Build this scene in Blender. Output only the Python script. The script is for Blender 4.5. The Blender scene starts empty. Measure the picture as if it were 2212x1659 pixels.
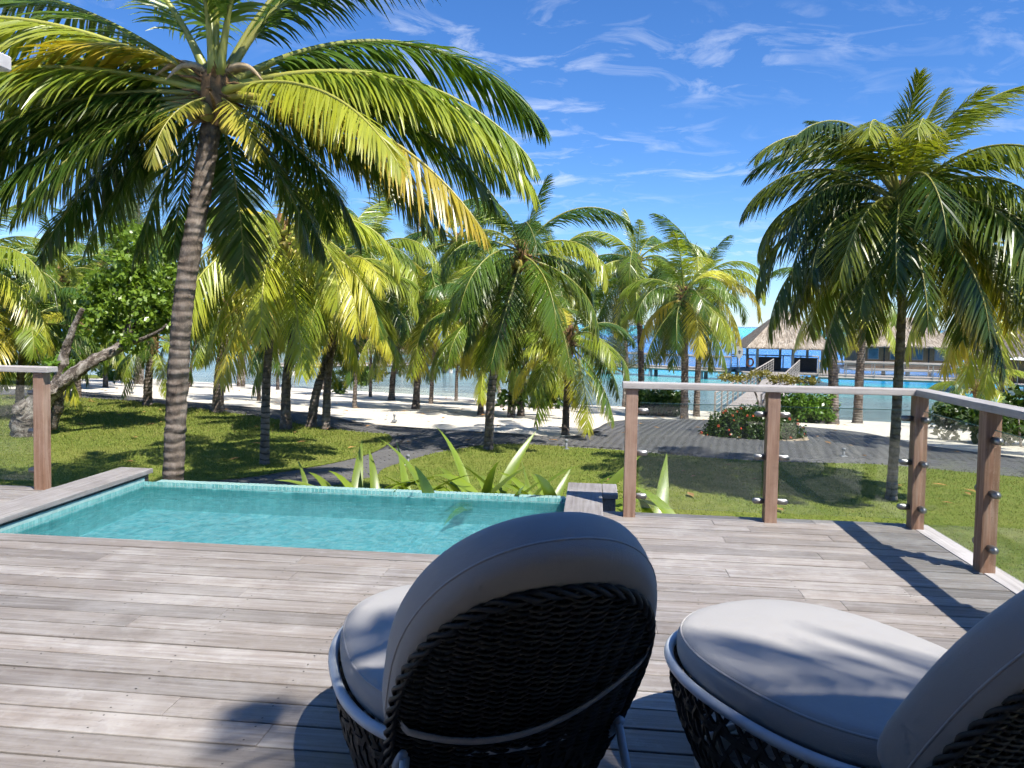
import bpy, bmesh, math, random
import numpy as np
from mathutils import Vector, Matrix
from mathutils.geometry import delaunay_2d_cdt

R = math.radians
random.seed(7)
rng = np.random.default_rng(11)
scene = bpy.context.scene
col = scene.collection

# ------------------------------------------------------------------ camera
FPX, CX, IW = 1661.0, 1106.0, 2212.0          # focal length in pixels of a 2212 px wide picture
PITCH, ROLL, HOR = R(2.5), R(1.0), 133.0
CY = 829.5 - (HOR - FPX * math.tan(PITCH))
EYE = np.array([0, 0, 1.5])
_r = np.array([1, 0, 0.]); _u = np.array([0, math.sin(PITCH), math.cos(PITCH)]); FW = np.array([0, math.cos(PITCH), -math.sin(PITCH)])
RT = _r * math.cos(ROLL) + _u * math.sin(ROLL); UP = -_r * math.sin(ROLL) + _u * math.cos(ROLL)
cd = bpy.data.cameras.new('camera'); cam = bpy.data.objects.new('camera', cd); col.objects.link(cam)
cd.sensor_width = 36; cd.lens = 36 * FPX / IW; cd.clip_start = .05; cd.clip_end = 30000
cd.shift_y = -(HOR - FPX * math.tan(PITCH)) / IW
M = Matrix.Identity(4)
for i in range(3):
    M[i][0] = RT[i]; M[i][1] = UP[i]; M[i][2] = -FW[i]; M[i][3] = EYE[i]
cam.matrix_world = M
scene.camera = cam

# ------------------------------------------------------------------ light
SUN_EL, SUN_AZ = 57.0, -48.0                  # azimuth: angle from +x, sun stands behind and to the right
SD = Vector((math.cos(R(SUN_EL)) * math.cos(R(SUN_AZ)), math.cos(R(SUN_EL)) * math.sin(R(SUN_AZ)), math.sin(R(SUN_EL))))
sl = bpy.data.lights.new('sun', 'SUN'); sl.energy = 5.0; sl.angle = R(.53); sl.color = (1, .955, .88)
so = bpy.data.objects.new('sun', sl); col.objects.link(so)
so.rotation_euler = SD.to_track_quat('Z', 'Y').to_euler(); so.location = (0, 0, 40)

world = bpy.data.worlds.new('World'); scene.world = world; world.use_nodes = True
wt = world.node_tree; wt.nodes.clear()
def wn(t, **k):
    n = wt.nodes.new(t)
    for a, b in k.items(): setattr(n, a, b)
    return n
wo = wn('ShaderNodeOutputWorld'); bg = wn('ShaderNodeBackground'); bg.inputs[1].default_value = .086
sky = wn('ShaderNodeTexSky', sky_type='NISHITA', sun_disc=False)
sky.sun_elevation = R(SUN_EL); sky.sun_rotation = R(90 - SUN_AZ); sky.air_density = .9; sky.dust_density = .05; sky.ozone_density = 1.6; sky.altitude = 0
hs = wn('ShaderNodeHueSaturation'); hs.inputs['Saturation'].default_value = 1.10; hs.inputs['Value'].default_value = 1.06
tn = wn('ShaderNodeMix', data_type='RGBA', blend_type='MULTIPLY'); tn.inputs['Factor'].default_value = 1; tn.inputs['B'].default_value = (.74, .94, 1.28, 1)
wt.links.new(sky.outputs[0], tn.inputs['A']); wt.links.new(tn.outputs['Result'], hs.inputs['Color'])
tc = wn('ShaderNodeTexCoord')
sx = wn('ShaderNodeSeparateXYZ'); wt.links.new(tc.outputs['Generated'], sx.inputs[0])
def wm(op, a, b=None, c=None):
    n = wn('ShaderNodeMath', operation=op)
    for i, v in enumerate((a, b, c)):
        if v is None: continue
        if isinstance(v, (int, float)): n.inputs[i].default_value = v
        else: wt.links.new(v, n.inputs[i])
    return n.outputs[0]
zz = wm('ADD', wm('MAXIMUM', sx.outputs[2], 0.0), .12)
cc = wn('ShaderNodeCombineXYZ')
wt.links.new(wm('DIVIDE', sx.outputs[0], zz), cc.inputs[0]); wt.links.new(wm('DIVIDE', sx.outputs[1], zz), cc.inputs[1])
mp = wn('ShaderNodeMapping'); mp.inputs['Rotation'].default_value = (0, 0, R(24)); mp.inputs['Scale'].default_value = (1.2, 1.7, 1)
wt.links.new(cc.outputs[0], mp.inputs[0])
n1 = wn('ShaderNodeTexNoise'); n1.inputs['Scale'].default_value = 3.4; n1.inputs['Detail'].default_value = 6; n1.inputs['Roughness'].default_value = .62; n1.inputs['Distortion'].default_value = .9
n2 = wn('ShaderNodeTexNoise'); n2.inputs['Scale'].default_value = .75; n2.inputs['Detail'].default_value = 3
wt.links.new(mp.outputs[0], n1.inputs[0]); wt.links.new(mp.outputs[0], n2.inputs[0])
cr = wn('ShaderNodeMapRange'); cr.inputs[1].default_value = .50; cr.inputs[2].default_value = .90; cr.clamp = True
cr2 = wn('ShaderNodeMapRange'); cr2.inputs[1].default_value = .38; cr2.inputs[2].default_value = .62; cr2.clamp = True
wt.links.new(n1.outputs[0], cr.inputs[0]); wt.links.new(n2.outputs[0], cr2.inputs[0])
hz = wn('ShaderNodeMapRange'); hz.inputs[1].default_value = .0; hz.inputs[2].default_value = .06; wt.links.new(sx.outputs[2], hz.inputs[0])
cf = wm('MULTIPLY', wm('MULTIPLY', cr.outputs[0], cr2.outputs[0]), wm('MULTIPLY', hz.outputs[0], .8))
mx = wn('ShaderNodeMix', data_type='RGBA'); mx.inputs['B'].default_value = (8.6, 8.9, 9.4, 1)
wt.links.new(cf, mx.inputs['Factor']); wt.links.new(hs.outputs[0], mx.inputs['A'])
wt.links.new(mx.outputs['Result'], bg.inputs[0]); wt.links.new(bg.outputs[0], wo.inputs[0])

scene.view_settings.view_transform = 'Standard'; scene.view_settings.look = 'None'
scene.view_settings.exposure = 0.72; scene.view_settings.gamma = 1
scene.render.engine = 'CYCLES'
cy = scene.cycles
cy.use_light_tree = False; world.cycles.sampling_method = 'MANUAL'; world.cycles.sample_map_resolution = 512; cy.max_bounces = 4; cy.diffuse_bounces = 1; cy.glossy_bounces = 2; cy.transmission_bounces = 4; cy.use_adaptive_sampling = True; cy.adaptive_threshold = .035; cy.adaptive_min_samples = 12; cy.transparent_max_bounces = 24
cy.caustics_reflective = False; cy.caustics_refractive = False; cy.use_denoising = True; cy.sample_clamp_indirect = 6

# ------------------------------------------------------------------ geometry helpers
def ray(px, py): return RT * (px - CX) / FPX - UP * (py - CY) / FPX + FW
def PZ(px, py, z):
    d = ray(px, py); return EYE + d * ((z - EYE[2]) / d[2])
def PY(px, py, Y):
    d = ray(px, py); return EYE + d * (Y / d[1])
def s_of(x, y): return (44.4 - .41 * x - y) / 1.081
def tz(x, y):
    t = np.clip(1 - s_of(np.asarray(x, float), np.asarray(y, float)) / 24, 0, 2.2)
    return -1 - 2.0 * t ** 1.15
def G(px, py):                                 # where the line of sight meets the ground
    d = ray(px, py); t = 2.0
    for _ in range(60):
        p = EYE + d * t; h = p[2] - float(tz(p[0], p[1]))
        if d[2] >= 0: break
        t += h / -d[2] * .7
        if abs(h) < 1e-3: break
    p = EYE + d * t; return np.array([p[0], p[1], float(tz(p[0], p[1]))])
TH = R(6.0); UX = np.array([math.cos(TH), -math.sin(TH), 0]); VX = np.array([math.sin(TH), math.cos(TH), 0])
def UV(u, v, z=0): return Vector(UX * u + VX * v + np.array([0, 0, z]))   # the villa's own axes

def mesh(name, V, F, mat=None, smooth=False, uv=None):
    me = bpy.data.meshes.new(name)
    V = np.asarray(V, np.float32).reshape(-1, 3)
    if isinstance(F, np.ndarray):
        k = F.shape[1]; nf = len(F)
        me.vertices.add(len(V)); me.vertices.foreach_set('co', V.ravel())
        me.loops.add(nf * k); me.loops.foreach_set('vertex_index', F.astype(np.int32).ravel())
        me.polygons.add(nf); me.polygons.foreach_set('loop_start', np.arange(0, nf * k, k, dtype=np.int32))
        if uv is not None:
            l = me.uv_layers.new(name='UVMap'); l.data.foreach_set('uv', np.asarray(uv, np.float32)[F.ravel()].ravel())
        me.update(calc_edges=True); me.validate()
    else:
        me.from_pydata([tuple(map(float, v)) for v in V], [], F); me.update()
    if smooth: me.polygons.foreach_set('use_smooth', np.ones(len(me.polygons), bool))
    if mat is not None: me.materials.append(mat)
    return me
def add(name, me, parent=None, loc=(0, 0, 0), rot=(0, 0, 0), label=None, cat=None, group=None, kind=None):
    o = bpy.data.objects.new(name, me); col.objects.link(o)
    o.location = loc; o.rotation_euler = rot
    if parent is not None: o.parent = parent
    if label: o['label'] = label
    if cat: o['category'] = cat
    if group: o['group'] = group
    if kind: o['kind'] = kind
    return o
def empty(name, loc=(0, 0, 0), rz=0, **k):
    o = add(name, None, None, loc, (0, 0, rz), **k); o.empty_display_size = .1; return o
def bm_mesh(name, bm, mat, smooth=False):
    me = bpy.data.meshes.new(name); bm.to_mesh(me); bm.free()
    if mat is not None: me.materials.append(mat)
    if smooth: me.polygons.foreach_set('use_smooth', np.ones(len(me.polygons), bool))
    return me
def box(name, sx, sy, sz, mat, bev=.004, c=(0, 0, 0), seg=1):
    bm = bmesh.new(); bmesh.ops.create_cube(bm, size=1)
    for v in bm.verts: v.co = Vector((v.co.x * sx + c[0], v.co.y * sy + c[1], v.co.z * sz + c[2]))
    if bev: bmesh.ops.bevel(bm, geom=bm.edges[:], offset=bev, segments=seg, affect='EDGES', profile=.6)
    return bm_mesh(name, bm, mat)
def tube_arrays(P, rad, n=8, closed=False, caps=True):
    P = np.asarray(P, float); m = len(P); rad = np.broadcast_to(np.asarray(rad, float), (m,))
    T = np.gradient(P, axis=0) if not closed else (np.roll(P, -1, 0) - np.roll(P, 1, 0))
    T /= np.linalg.norm(T, axis=1)[:, None] + 1e-12
    a = np.array([0, 0, 1.]) if abs(T[0][2]) < .9 else np.array([1., 0, 0])
    N = np.cross(T[0], a); N /= np.linalg.norm(N); V = []
    for i in range(m):
        N = N - T[i] * (N @ T[i]); N /= np.linalg.norm(N) + 1e-12; B = np.cross(T[i], N)
        for k in range(n):
            t = 2 * math.pi * k / n; V.append(P[i] + rad[i] * (math.cos(t) * N + math.sin(t) * B))
    F = []
    for i in range(m if closed else m - 1):
        j = (i + 1) % m
        for k in range(n): F.append((i * n + k, i * n + (k + 1) % n, j * n + (k + 1) % n, j * n + k))
    if caps and not closed: F.append(tuple(range(n))[::-1]); F.append(tuple((m - 1) * n + k for k in range(n)))
    return V, F
def tube(name, P, rad, mat, n=8, closed=False, smooth=True):
    V, F = tube_arrays(P, rad, n, closed); return mesh(name, V, F, mat, smooth)
def merge(parts):
    V, F, o = [], [], 0
    for v, f in parts:
        V.extend(v); F.extend([tuple(i + o for i in q) for q in f]); o += len(v)
    return V, F
def boxes_arr(items):                           # list of (cx,cy,cz,sx,sy,sz)
    out = []
    for cx, cy_, cz, sx, sy, sz in items:
        v = [(cx + a * sx / 2, cy_ + b * sy / 2, cz + c * sz / 2) for a in (-1, 1) for b in (-1, 1) for c in (-1, 1)]
        out.append((v, [(0, 1, 3, 2), (4, 6, 7, 5), (0, 4, 5, 1), (2, 3, 7, 6), (0, 2, 6, 4), (1, 5, 7, 3)]))
    return merge(out)
def spline(P, n):                               # Catmull-Rom through points
    P = np.asarray(P, float); Q = np.vstack([2 * P[0] - P[1], P, 2 * P[-1] - P[-2]]); out = []
    m = len(P) - 1
    for i in range(m):
        a, b, c, d = Q[i:i + 4]
        for t in np.linspace(0, 1, n, endpoint=False):
            out.append(.5 * ((2 * b) + (c - a) * t + (2 * a - 5 * b + 4 * c - d) * t * t + (3 * b - a - 3 * c + d) * t ** 3))
    out.append(P[-1]); return np.array(out)

# ------------------------------------------------------------------ material helpers
class NT:
    def __init__(s, name):
        s.m = bpy.data.materials.new(name); s.m.use_nodes = True; s.t = s.m.node_tree; s.t.nodes.clear()
        s.out = s.n('ShaderNodeOutputMaterial')
    def n(s, t, **k):
        n = s.t.nodes.new(t)
        for a, b in k.items(): setattr(n, a, b)
        return n
    def l(s, a, b): s.t.links.new(a, b)
    def put(s, sock, v):
        if isinstance(v, bpy.types.NodeSocket): s.l(v, sock)
        else: sock.default_value = v
    def coord(s, which='Object', scale=(1, 1, 1), offs=None, rot=(0, 0, 0)):
        if which == 'Position': o = s.n('ShaderNodeNewGeometry').outputs['Position']
        else: o = s.n('ShaderNodeTexCoord').outputs[which]
        mp = s.n('ShaderNodeMapping'); mp.inputs['Scale'].default_value = scale; mp.inputs['Rotation'].default_value = rot
        s.l(o, mp.inputs[0])
        if offs is not None: s.l(offs, mp.inputs['Location'])
        return mp.outputs[0]
    def rnd(s): return s.n('ShaderNodeObjectInfo').outputs['Random']
    def rvec(s, k=57.):
        c = s.n('ShaderNodeCombineXYZ'); r = s.math('MULTIPLY', s.rnd(), k)
        for i in range(3): s.l(r, c.inputs[i])
        return c.outputs[0]
    def math(s, op, a, b=None, c=None, clamp=False):
        n = s.n('ShaderNodeMath', operation=op, use_clamp=clamp)
        for i, v in enumerate((a, b, c)):
            if v is not None: s.put(n.inputs[i], v)
        return n.outputs[0]
    def noise(s, v, scale, detail=4, rough=.55, dist=0):
        n = s.n('ShaderNodeTexNoise'); s.l(v, n.inputs['Vector'])
        n.inputs['Scale'].default_value = scale; n.inputs['Detail'].default_value = detail; n.inputs['Roughness'].default_value = rough; n.inputs['Distortion'].default_value = dist
        return n.outputs[0]
    def ramp(s, f, stops):
        n = s.n('ShaderNodeValToRGB'); e = n.color_ramp.elements
        while len(e) < len(stops): e.new(.5)
        for i, (p, c) in enumerate(stops):
            e[i].position = p; e[i].color = (c[0], c[1], c[2], 1) if not isinstance(c, (int, float)) else (c, c, c, 1)
        s.l(f, n.inputs[0]); return n.outputs[0]
    def rng(s, f, a, b, c=0., d=1.):
        n = s.n('ShaderNodeMapRange'); s.put(n.inputs[0], f)
        for i, v in enumerate((a, b, c, d)): n.inputs[i + 1].default_value = v
        return n.outputs[0]
    def mix(s, f, a, b, mode='MIX'):
        n = s.n('ShaderNodeMix', data_type='RGBA', blend_type=mode); s.put(n.inputs['Factor'], f)
        for k, v in (('A', a), ('B', b)):
            if isinstance(v, tuple) and len(v) == 3: v = (*v, 1)
            s.put(n.inputs[k], v)
        return n.outputs['Result']
    def bump(s, h, strength=.3, dist=.01):
        n = s.n('ShaderNodeBump'); n.inputs['Strength'].default_value = strength; n.inputs['Distance'].default_value = dist; s.l(h, n.inputs['Height']); return n.outputs[0]
    def pbr(s, colr, rough=.6, normal=None, spec=.5, metal=0., final=True, **k):
        b = s.n('ShaderNodeBsdfPrincipled')
        if isinstance(colr, tuple): colr = (*colr[:3], 1)
        s.put(b.inputs['Base Color'], colr); s.put(b.inputs['Roughness'], rough); s.put(b.inputs['Metallic'], metal)
        b.inputs['Specular IOR Level'].default_value = spec
        if normal is not None: s.l(normal, b.inputs['Normal'])
        for a, v in k.items(): s.put(b.inputs[a], v)
        if final: s.l(b.outputs[0], s.out.inputs[0])
        return b.outputs[0]
    def mixs(s, f, a, b, final=True):
        n = s.n('ShaderNodeMixShader'); s.put(n.inputs[0], f); s.l(a, n.inputs[1]); s.l(b, n.inputs[2])
        if final: s.l(n.outputs[0], s.out.inputs[0])
        return n.outputs[0]

def m_plain(name, c, rough=.6, nscale=8, var=.25, bump=.15, spec=.4, metal=0, bdist=.01):
    t = NT(name); v = t.coord('Object', offs=t.rvec()); f = t.noise(v, nscale, 5, .6)
    cc = t.mix(t.rng(f, .3, .7), tuple(x * (1 - var) for x in c), tuple(min(1, x * (1 + var)) for x in c))
    t.pbr(cc, rough, t.bump(f, bump, bdist) if bump else None, spec, metal); return t.m

def m_wood(name, cols, axis=0, rough=.75, stain=None, grain=1.0, varb=.35, spec=.3):
    t = NT(name); sc = [26., 26., 26.]; sc[axis] = 1.3
    off = t.rvec(31.); v = t.coord('Object', tuple(sc), off); v2 = t.coord('Object', offs=off)
    g = t.noise(v, 1.6, 6, .62, .35); big = t.noise(t.coord('Object', tuple(2.2 if i != axis else .55 for i in range(3)), off), 1.5, 4, .6)
    c = t.ramp(g, [(.25, cols[0]), (.5, cols[1]), (.78, cols[2])])
    c = t.mix(t.rng(big, .35, .7, 0, .6), c, cols[1] if stain is None else stain)
    sp = t.noise(v2, 9, 6, .7); c = t.mix(t.rng(sp, .56, .74, 0, .45), c, cols[2])
    wp_ = t.noise(t.coord('Position'), .9, 6, .7); c = t.mix(t.rng(wp_, .5, .72, 0, .5), c, tuple(min(.7, x * 1.25) for x in cols[2])); wq_ = t.noise(t.coord('Position', (1, 1, 1)), 2.3, 5, .7); c = t.mix(t.rng(wq_, .55, .75, 0, .45), c, tuple(x * .75 for x in cols[0]))
    dk = t.noise(v2, 60, 2, .5); c = t.mix(t.rng(dk, .68, .76, 0, .35), c, tuple(x * .35 for x in cols[0]))
    b = t.rng(t.rnd(), 0, 1, 1 - varb, 1 + varb * .6); hsv = t.n('ShaderNodeHueSaturation'); t.l(b, hsv.inputs['Value']); t.l(c, hsv.inputs['Color'])
    t.pbr(hsv.outputs[0], rough, t.bump(g, .35 * grain, .006), spec); return t.m

MDECK = m_wood('weathered_deck_wood', [(.135, .113, .098), (.27, .245, .226), (.44, .42, .40)], 0, .55, (.245, .20, .165), varb=.24, spec=.5)
MCAP = m_wood('silver_grey_wood', [(.26, .235, .22), (.42, .39, .37), (.55, .53, .51)], 0, .7, varb=.1)
MCAPY = m_wood('silver_grey_wood_y', [(.24, .225, .21), (.38, .36, .345), (.50, .48, .47)], 1, .7, varb=.1)
MPOST = m_wood('red_brown_post_wood', [(.12, .058, .034), (.27, .155, .10), (.44, .32, .25)], 2, .6, (.34, .25, .20), varb=.12)
MCOP = m_wood('grey_coping_wood', [(.14, .12, .11), (.25, .23, .22), (.38, .365, .355)], 1, .7, varb=.1)
MPIER = m_wood('pier_wood', [(.19, .165, .14), (.30, .27, .235), (.42, .385, .345)], 0, .8, varb=.1)
MBROWN = m_wood('brown_cabin_wood', [(.14, .07, .03), (.30, .16, .07), (.42, .25, .12)], 2, .7, varb=.1)
MDARKW = m_plain('dark_stained_wood', (.035, .03, .028), .6, 14, .4)
MSTEEL = m_plain('brushed_steel', (.27, .27, .265), .45, 30, .1, .05, .5, 1.0)
MDARK = m_plain('gap_shade_dark', (.03, .027, .024), .9, 6, .3)

def m_bark():
    t = NT('palm_bark'); v = t.coord('Object', (1, 1, .5), t.rvec()); f = t.noise(v, 7, 9, .78, .4); g = t.noise(v, 2.2, 3, .5)
    c = t.ramp(f, [(.32, (.035, .027, .021)), (.48, (.135, .105, .082)), (.62, (.225, .19, .158)), (.76, (.36, .315, .27))])
    c = t.mix(t.rng(g, .45, .75, 0, .5), c, (.26, .232, .20))
    rg = t.n('ShaderNodeTexWave', wave_type='BANDS', bands_direction='Z'); t.l(t.coord('Object', (1, 1, 1), t.rvec()), rg.inputs[0])
    rg.inputs['Scale'].default_value = 3.2; rg.inputs['Distortion'].default_value = 3.5; rg.inputs['Detail'].default_value = 3; rg.inputs['Detail Scale'].default_value = 1.5
    c = t.mix(t.math('MULTIPLY', t.rng(rg.outputs[1], 0, .3, .8, 0), t.rng(g, .35, .6, 0, 1)), c, (.05, .04, .032))
    t.pbr(c, .85, t.bump(t.math('ADD', f, rg.outputs[1]), .6, .02), .2); return t.m
MBARK = m_bark()
def m_gnarl():
    t = NT('gnarled_bark'); v = t.coord('Object', (1, 1, 1), t.rvec()); f = t.noise(v, 5, 9, .75, .8); g = t.noise(v, 22, 4, .7)
    c = t.ramp(f, [(.34, (.03, .024, .02)), (.47, (.13, .105, .085)), (.56, (.32, .28, .24)), (.68, (.55, .5, .45))])
    t.pbr(c, .9, t.bump(t.math('ADD', f, g), 1., .04), .15); return t.m
MGNARL = m_gnarl()

def m_leaf(name, tipcol, mid=1.0, gloss=.32, trans=.34, tipa=.45):
    """leaf blade: tint from the object's own colour, tips turning to tipcol, light passing through"""
    t = NT(name); oi = t.n('ShaderNodeObjectInfo'); uv = t.n('ShaderNodeUVMap'); sp = t.n('ShaderNodeSeparateXYZ'); t.l(uv.outputs[0], sp.inputs[0])
    v = t.coord('Object'); nz = t.noise(v, 3.5, 4, .6)
    c = t.mix(t.rng(sp.outputs[1], 0, 1, 0, .55), oi.outputs['Color'], t.mix(1.0, oi.outputs['Color'], (1.35, 1.25, .7), 'MULTIPLY'))
    c = t.mix(t.rng(nz, .3, .7, 0, .35), c, t.mix(1.0, c, (.6, .68, .6), 'MULTIPLY'))
    tip = t.math('MULTIPLY', t.math('POWER', sp.outputs[0], 3.0), t.math('MULTIPLY', oi.outputs['Alpha'], tipa))
    c = t.mix(tip, c, tipcol)
    a = t.pbr(c, gloss, None, .55, final=False)
    tr = t.n('ShaderNodeBsdfTranslucent'); t.l(t.mix(1.0, c, (1.25, 1.25, .55), 'MULTIPLY'), tr.inputs[0])
    t.mixs(trans, a, tr.outputs[0]); return t.m
MLEAF = m_leaf('palm_leaflet', (.60, .36, .05))
MBROAD = m_leaf('broad_leaf', (.20, .26, .03), gloss=.34, tipa=.1, trans=.28)
MLILY = m_leaf('lily_blade', (.35, .42, .06), gloss=.36, tipa=.2, trans=.3)
MNEEDLE = m_leaf('ironwood_needle', (.10, .13, .04), gloss=.6, tipa=.2, trans=.3)
def m_rachis():
    t = NT('palm_rachis'); oi = t.n('ShaderNodeObjectInfo'); f = t.noise(t.coord('Object'), 9, 4, .6)
    t.pbr(t.mix(t.rng(f, .3, .7, 0, .4), t.mix(.38, oi.outputs['Color'], (.46, .42, .10)), (.30, .22, .06)), .42); return t.m
MRACHIS = m_rachis()
MFIBRE = m_plain('palm_fibre', (.20, .115, .05), .9, 20, .5, .5)
MNUT = m_plain('coconut_skin', (.30, .24, .05), .45, 6, .35, .05)
MDEAD = m_plain('dry_husk', (.40, .30, .17), .8, 12, .4, .3)

# ------------------------------------------------------------------ ground, lawn, sand, sea
def m_sand():
    t = NT('coral_sand'); v = t.coord('Position'); f = t.noise(v, .45, 5, .6); g = t.noise(v, 7, 6, .7); h = t.noise(v, 60, 3, .6)
    c = t.ramp(g, [(.3, (.58, .51, .40)), (.55, (.72, .66, .55)), (.8, (.80, .76, .67))])
    c = t.mix(t.rng(f, .5, .75, 0, .35), c, (.50, .44, .32))
    w = t.noise(v, 1.1, 6, .75); c = t.mix(t.rng(w, .63, .72, 0, .6), c, (.20, .19, .09))
    wet = t.n('ShaderNodeSeparateXYZ'); t.l(v, wet.inputs[0]); c = t.mix(t.rng(wet.outputs[2], -3.05, -2.9, .55, 0), c, (.30, .27, .19))
    t.pbr(c, .95, t.bump(t.math('ADD', t.math('MULTIPLY', g, 2.), h), .6, .03), .1); return t.m
MSAND = m_sand()
def m_grass():
    t = NT('lawn_grass'); v = t.coord('Position'); f = t.noise(v, .5, 5, .65); g = t.noise(v, 5, 6, .7); h = t.noise(v, 45, 4, .7)
    c = t.ramp(g, [(.28, (.095, .135, .02)), (.5, (.155, .195, .032)), (.72, (.23, .24, .06))])
    c = t.mix(t.rng(f, .48, .72, 0, .55), c, (.235, .225, .055)); c = t.mix(t.rng(h, .5, .7, 0, .5), c, (.045, .085, .012)); q_ = t.noise(v, .9, 6, .7); c = t.mix(t.rng(q_, .66, .74, 0, .7), c, (.42, .36, .24))
    t.pbr(c, .9, t.bump(t.math('ADD', g, h), .8, .03), .15); return t.m
MGRASS = m_grass()
def m_paver(name):
    t = NT(name); v = t.coord('Position'); wnz = t.n('ShaderNodeTexWhiteNoise'); 
    vm = t.n('ShaderNodeVectorMath', operation='SNAP'); vm.inputs[1].default_value = (.17, .17, 5); t.l(v, vm.inputs[0]); t.l(vm.outputs[0], wnz.inputs['Vector'])
    f = t.noise(v, 30, 5, .65); g = t.noise(v, .6, 4, .6)
    c = t.ramp(f, [(.3, (.084, .081, .077)), (.6, (.117, .114, .109)), (.8, (.155, .15, .143))])
    c = t.mix(t.rng(t.noise(v, 3.5, 3, .6), .35, .65, 0, .5), c, (.135, .132, .132)); c = t.mix(t.rng(g, .52, .75, 0, .4), c, (.16, .153, .142))
    t.pbr(c, .85, t.bump(f, .5, .008), .3); return t.m
MPAVE = m_paver('dark_grey_paver'); MJOINT = m_plain('paver_joint', (.105, .103, .10), .95, 20, .3)

xs = np.arange(-90, 90.1, 1.0); ys = np.arange(-25, 90.1, 1.0); XX, YY = np.meshgrid(xs, ys)
ZZ = tz(XX, YY) + (rng.random(XX.shape) - .5) * .05 * (YY > 16)
nx, ny = len(xs), len(ys); ii = (np.arange(ny - 1)[:, None] * nx + np.arange(nx - 1)).ravel()
add('beach', mesh('beach', np.stack([XX, YY, ZZ], -1).reshape(-1, 3), np.stack([ii, ii + 1, ii + nx + 1, ii + nx], 1), MSAND, True), kind='structure', label='pale coral sand beach sloping down to the lagoon')

def gpts(L): return [tuple(G(*p)[:2]) for p in L]
def sp2(L, n=6): return [tuple(p) for p in spline(np.array(L), n)]
TOPP = sp2(gpts([(-250, 828), (-100, 836), (0, 842), (150, 847), (267, 858), (400, 870), (549, 883), (698, 899), (782, 917), (882, 926), (982, 933), (1082, 938), (1182, 946), (1241, 945), (1288, 929), (1318, 915), (1380, 909), (1479, 909), (1560, 911), (1650, 917), (1737, 925), (1851, 936), (1926, 950), (2010, 968), (2200, 992), (2500, 1030)]))
LAT = sp2(gpts([(-250, 838), (-100, 848), (0, 857), (140, 861), (300, 871), (400, 884), (567, 905), (650, 921), (760, 936), (835, 942)]))
LAR = sp2(gpts([(835, 942), (847, 951), (838, 964), (800, 985), (720, 1006), (620, 1024), (480, 1043)]) + [(-6.5, 10.7), (-10, 10.1), (-17, 9.7)])
LBL = sp2([(-17, 8.0), (-9, 8.4), (-4.6, 9.3)] + gpts([(770, 1045), (830, 1018), (900, 995), (960, 980), (1035, 968)]))
LBT = sp2(gpts([(1035, 968), (1100, 964), (1180, 967), (1250, 972), (1317, 976), (1478, 990), (1652, 1002), (1801, 1006), (1912, 1010), (2086, 1026), (2300, 1046), (2500, 1066)]))
def inside(poly, X, Y):
    c = np.zeros(X.shape, bool); n = len(poly)
    for i in range(n):
        x0, y0 = poly[i]; x1, y1 = poly[(i + 1) % n]
        if y0 == y1: continue
        k = ((y0 > Y) != (y1 > Y)) & (X < (x1 - x0) * (Y - y0) / (y1 - y0) + x0); c ^= k
    return c
def edist(poly, X, Y):
    d = np.full(X.shape, 1e9); n = len(poly)
    for i in range(n):
        a = np.array(poly[i]); b = np.array(poly[(i + 1) % n]); ab = b - a; L2 = ab @ ab
        if L2 < 1e-9: continue
        t = np.clip(((X - a[0]) * ab[0] + (Y - a[1]) * ab[1]) / L2, 0, 1)
        d = np.minimum(d, np.hypot(X - a[0] - t * ab[0], Y - a[1] - t * ab[1]))
    return d
def dedupe(poly):
    out = []
    for p in poly:
        if not out or math.hypot(p[0] - out[-1][0], p[1] - out[-1][1]) > .02: out.append(p)
    if math.hypot(out[0][0] - out[-1][0], out[0][1] - out[-1][1]) < .02: out.pop()
    return out
def sheet(name, poly, off, mat, step=.9):
    poly = dedupe(poly); P = np.array(poly); x0, y0 = P.min(0); x1, y1 = P.max(0)
    gx, gy = np.meshgrid(np.arange(x0, x1, step), np.arange(y0, y1, step)); gx = gx.ravel(); gy = gy.ravel()
    k = inside(poly, gx, gy) & (edist(poly, gx, gy) > step * .35)
    vs = [Vector(p) for p in poly] + [Vector((a, b)) for a, b in zip(gx[k], gy[k])]
    n = len(poly); ov, oe, of, *_ = delaunay_2d_cdt(vs, [(i, (i + 1) % n) for i in range(n)], [], 1, 1e-5)
    V = np.array([(v.x, v.y, 0) for v in ov]); V[:, 2] = tz(V[:, 0], V[:, 1]) + off
    F = [f if ((V[f[1]] - V[f[0]])[0] * (V[f[2]] - V[f[0]])[1] - (V[f[1]] - V[f[0]])[1] * (V[f[2]] - V[f[0]])[0]) > 0 else f[::-1] for f in of]
    return add(name, mesh(name, V, F, mat, True), kind='structure'), poly
lawnA_poly = LAT + LAR + [(-40, 9.7), (-40, LAT[0][1] + 2)]
lawnB_poly = LBL + LBT + [(24, 1.0), (-17, 1.0)]
path_poly = TOPP + LBT[::-1] + LBL[::-1] + LAR[::-1] + LAT[::-1]
lawnA, lawnA_poly = sheet('lawn', lawnA_poly, .05, MGRASS)
lawnB, lawnB_poly = sheet('lawn', lawnB_poly, .05, MGRASS)
LCP = sp2(gpts([(-300, 822), (-100, 830), (0, 836), (70, 832), (110, 824), (180, 819), (250, 815), (285, 811)]))
lawnC, lawnC_poly = sheet('lawn', LCP + gpts([(200, 807), (60, 806), (-300, 802)]), .04, MGRASS)
lawnA['label'] = 'sunlit lawn left of the curving path, under the tall palm'; lawnB['label'] = 'sunlit lawn between the deck and the dark paved path'; lawnC['label'] = 'far strip of grass beyond the sand on the left shore'
path, path_poly = sheet('garden_path', path_poly, .012, MJOINT)
path['label'] = 'dark grey paved path widening into a round forecourt'

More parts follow.
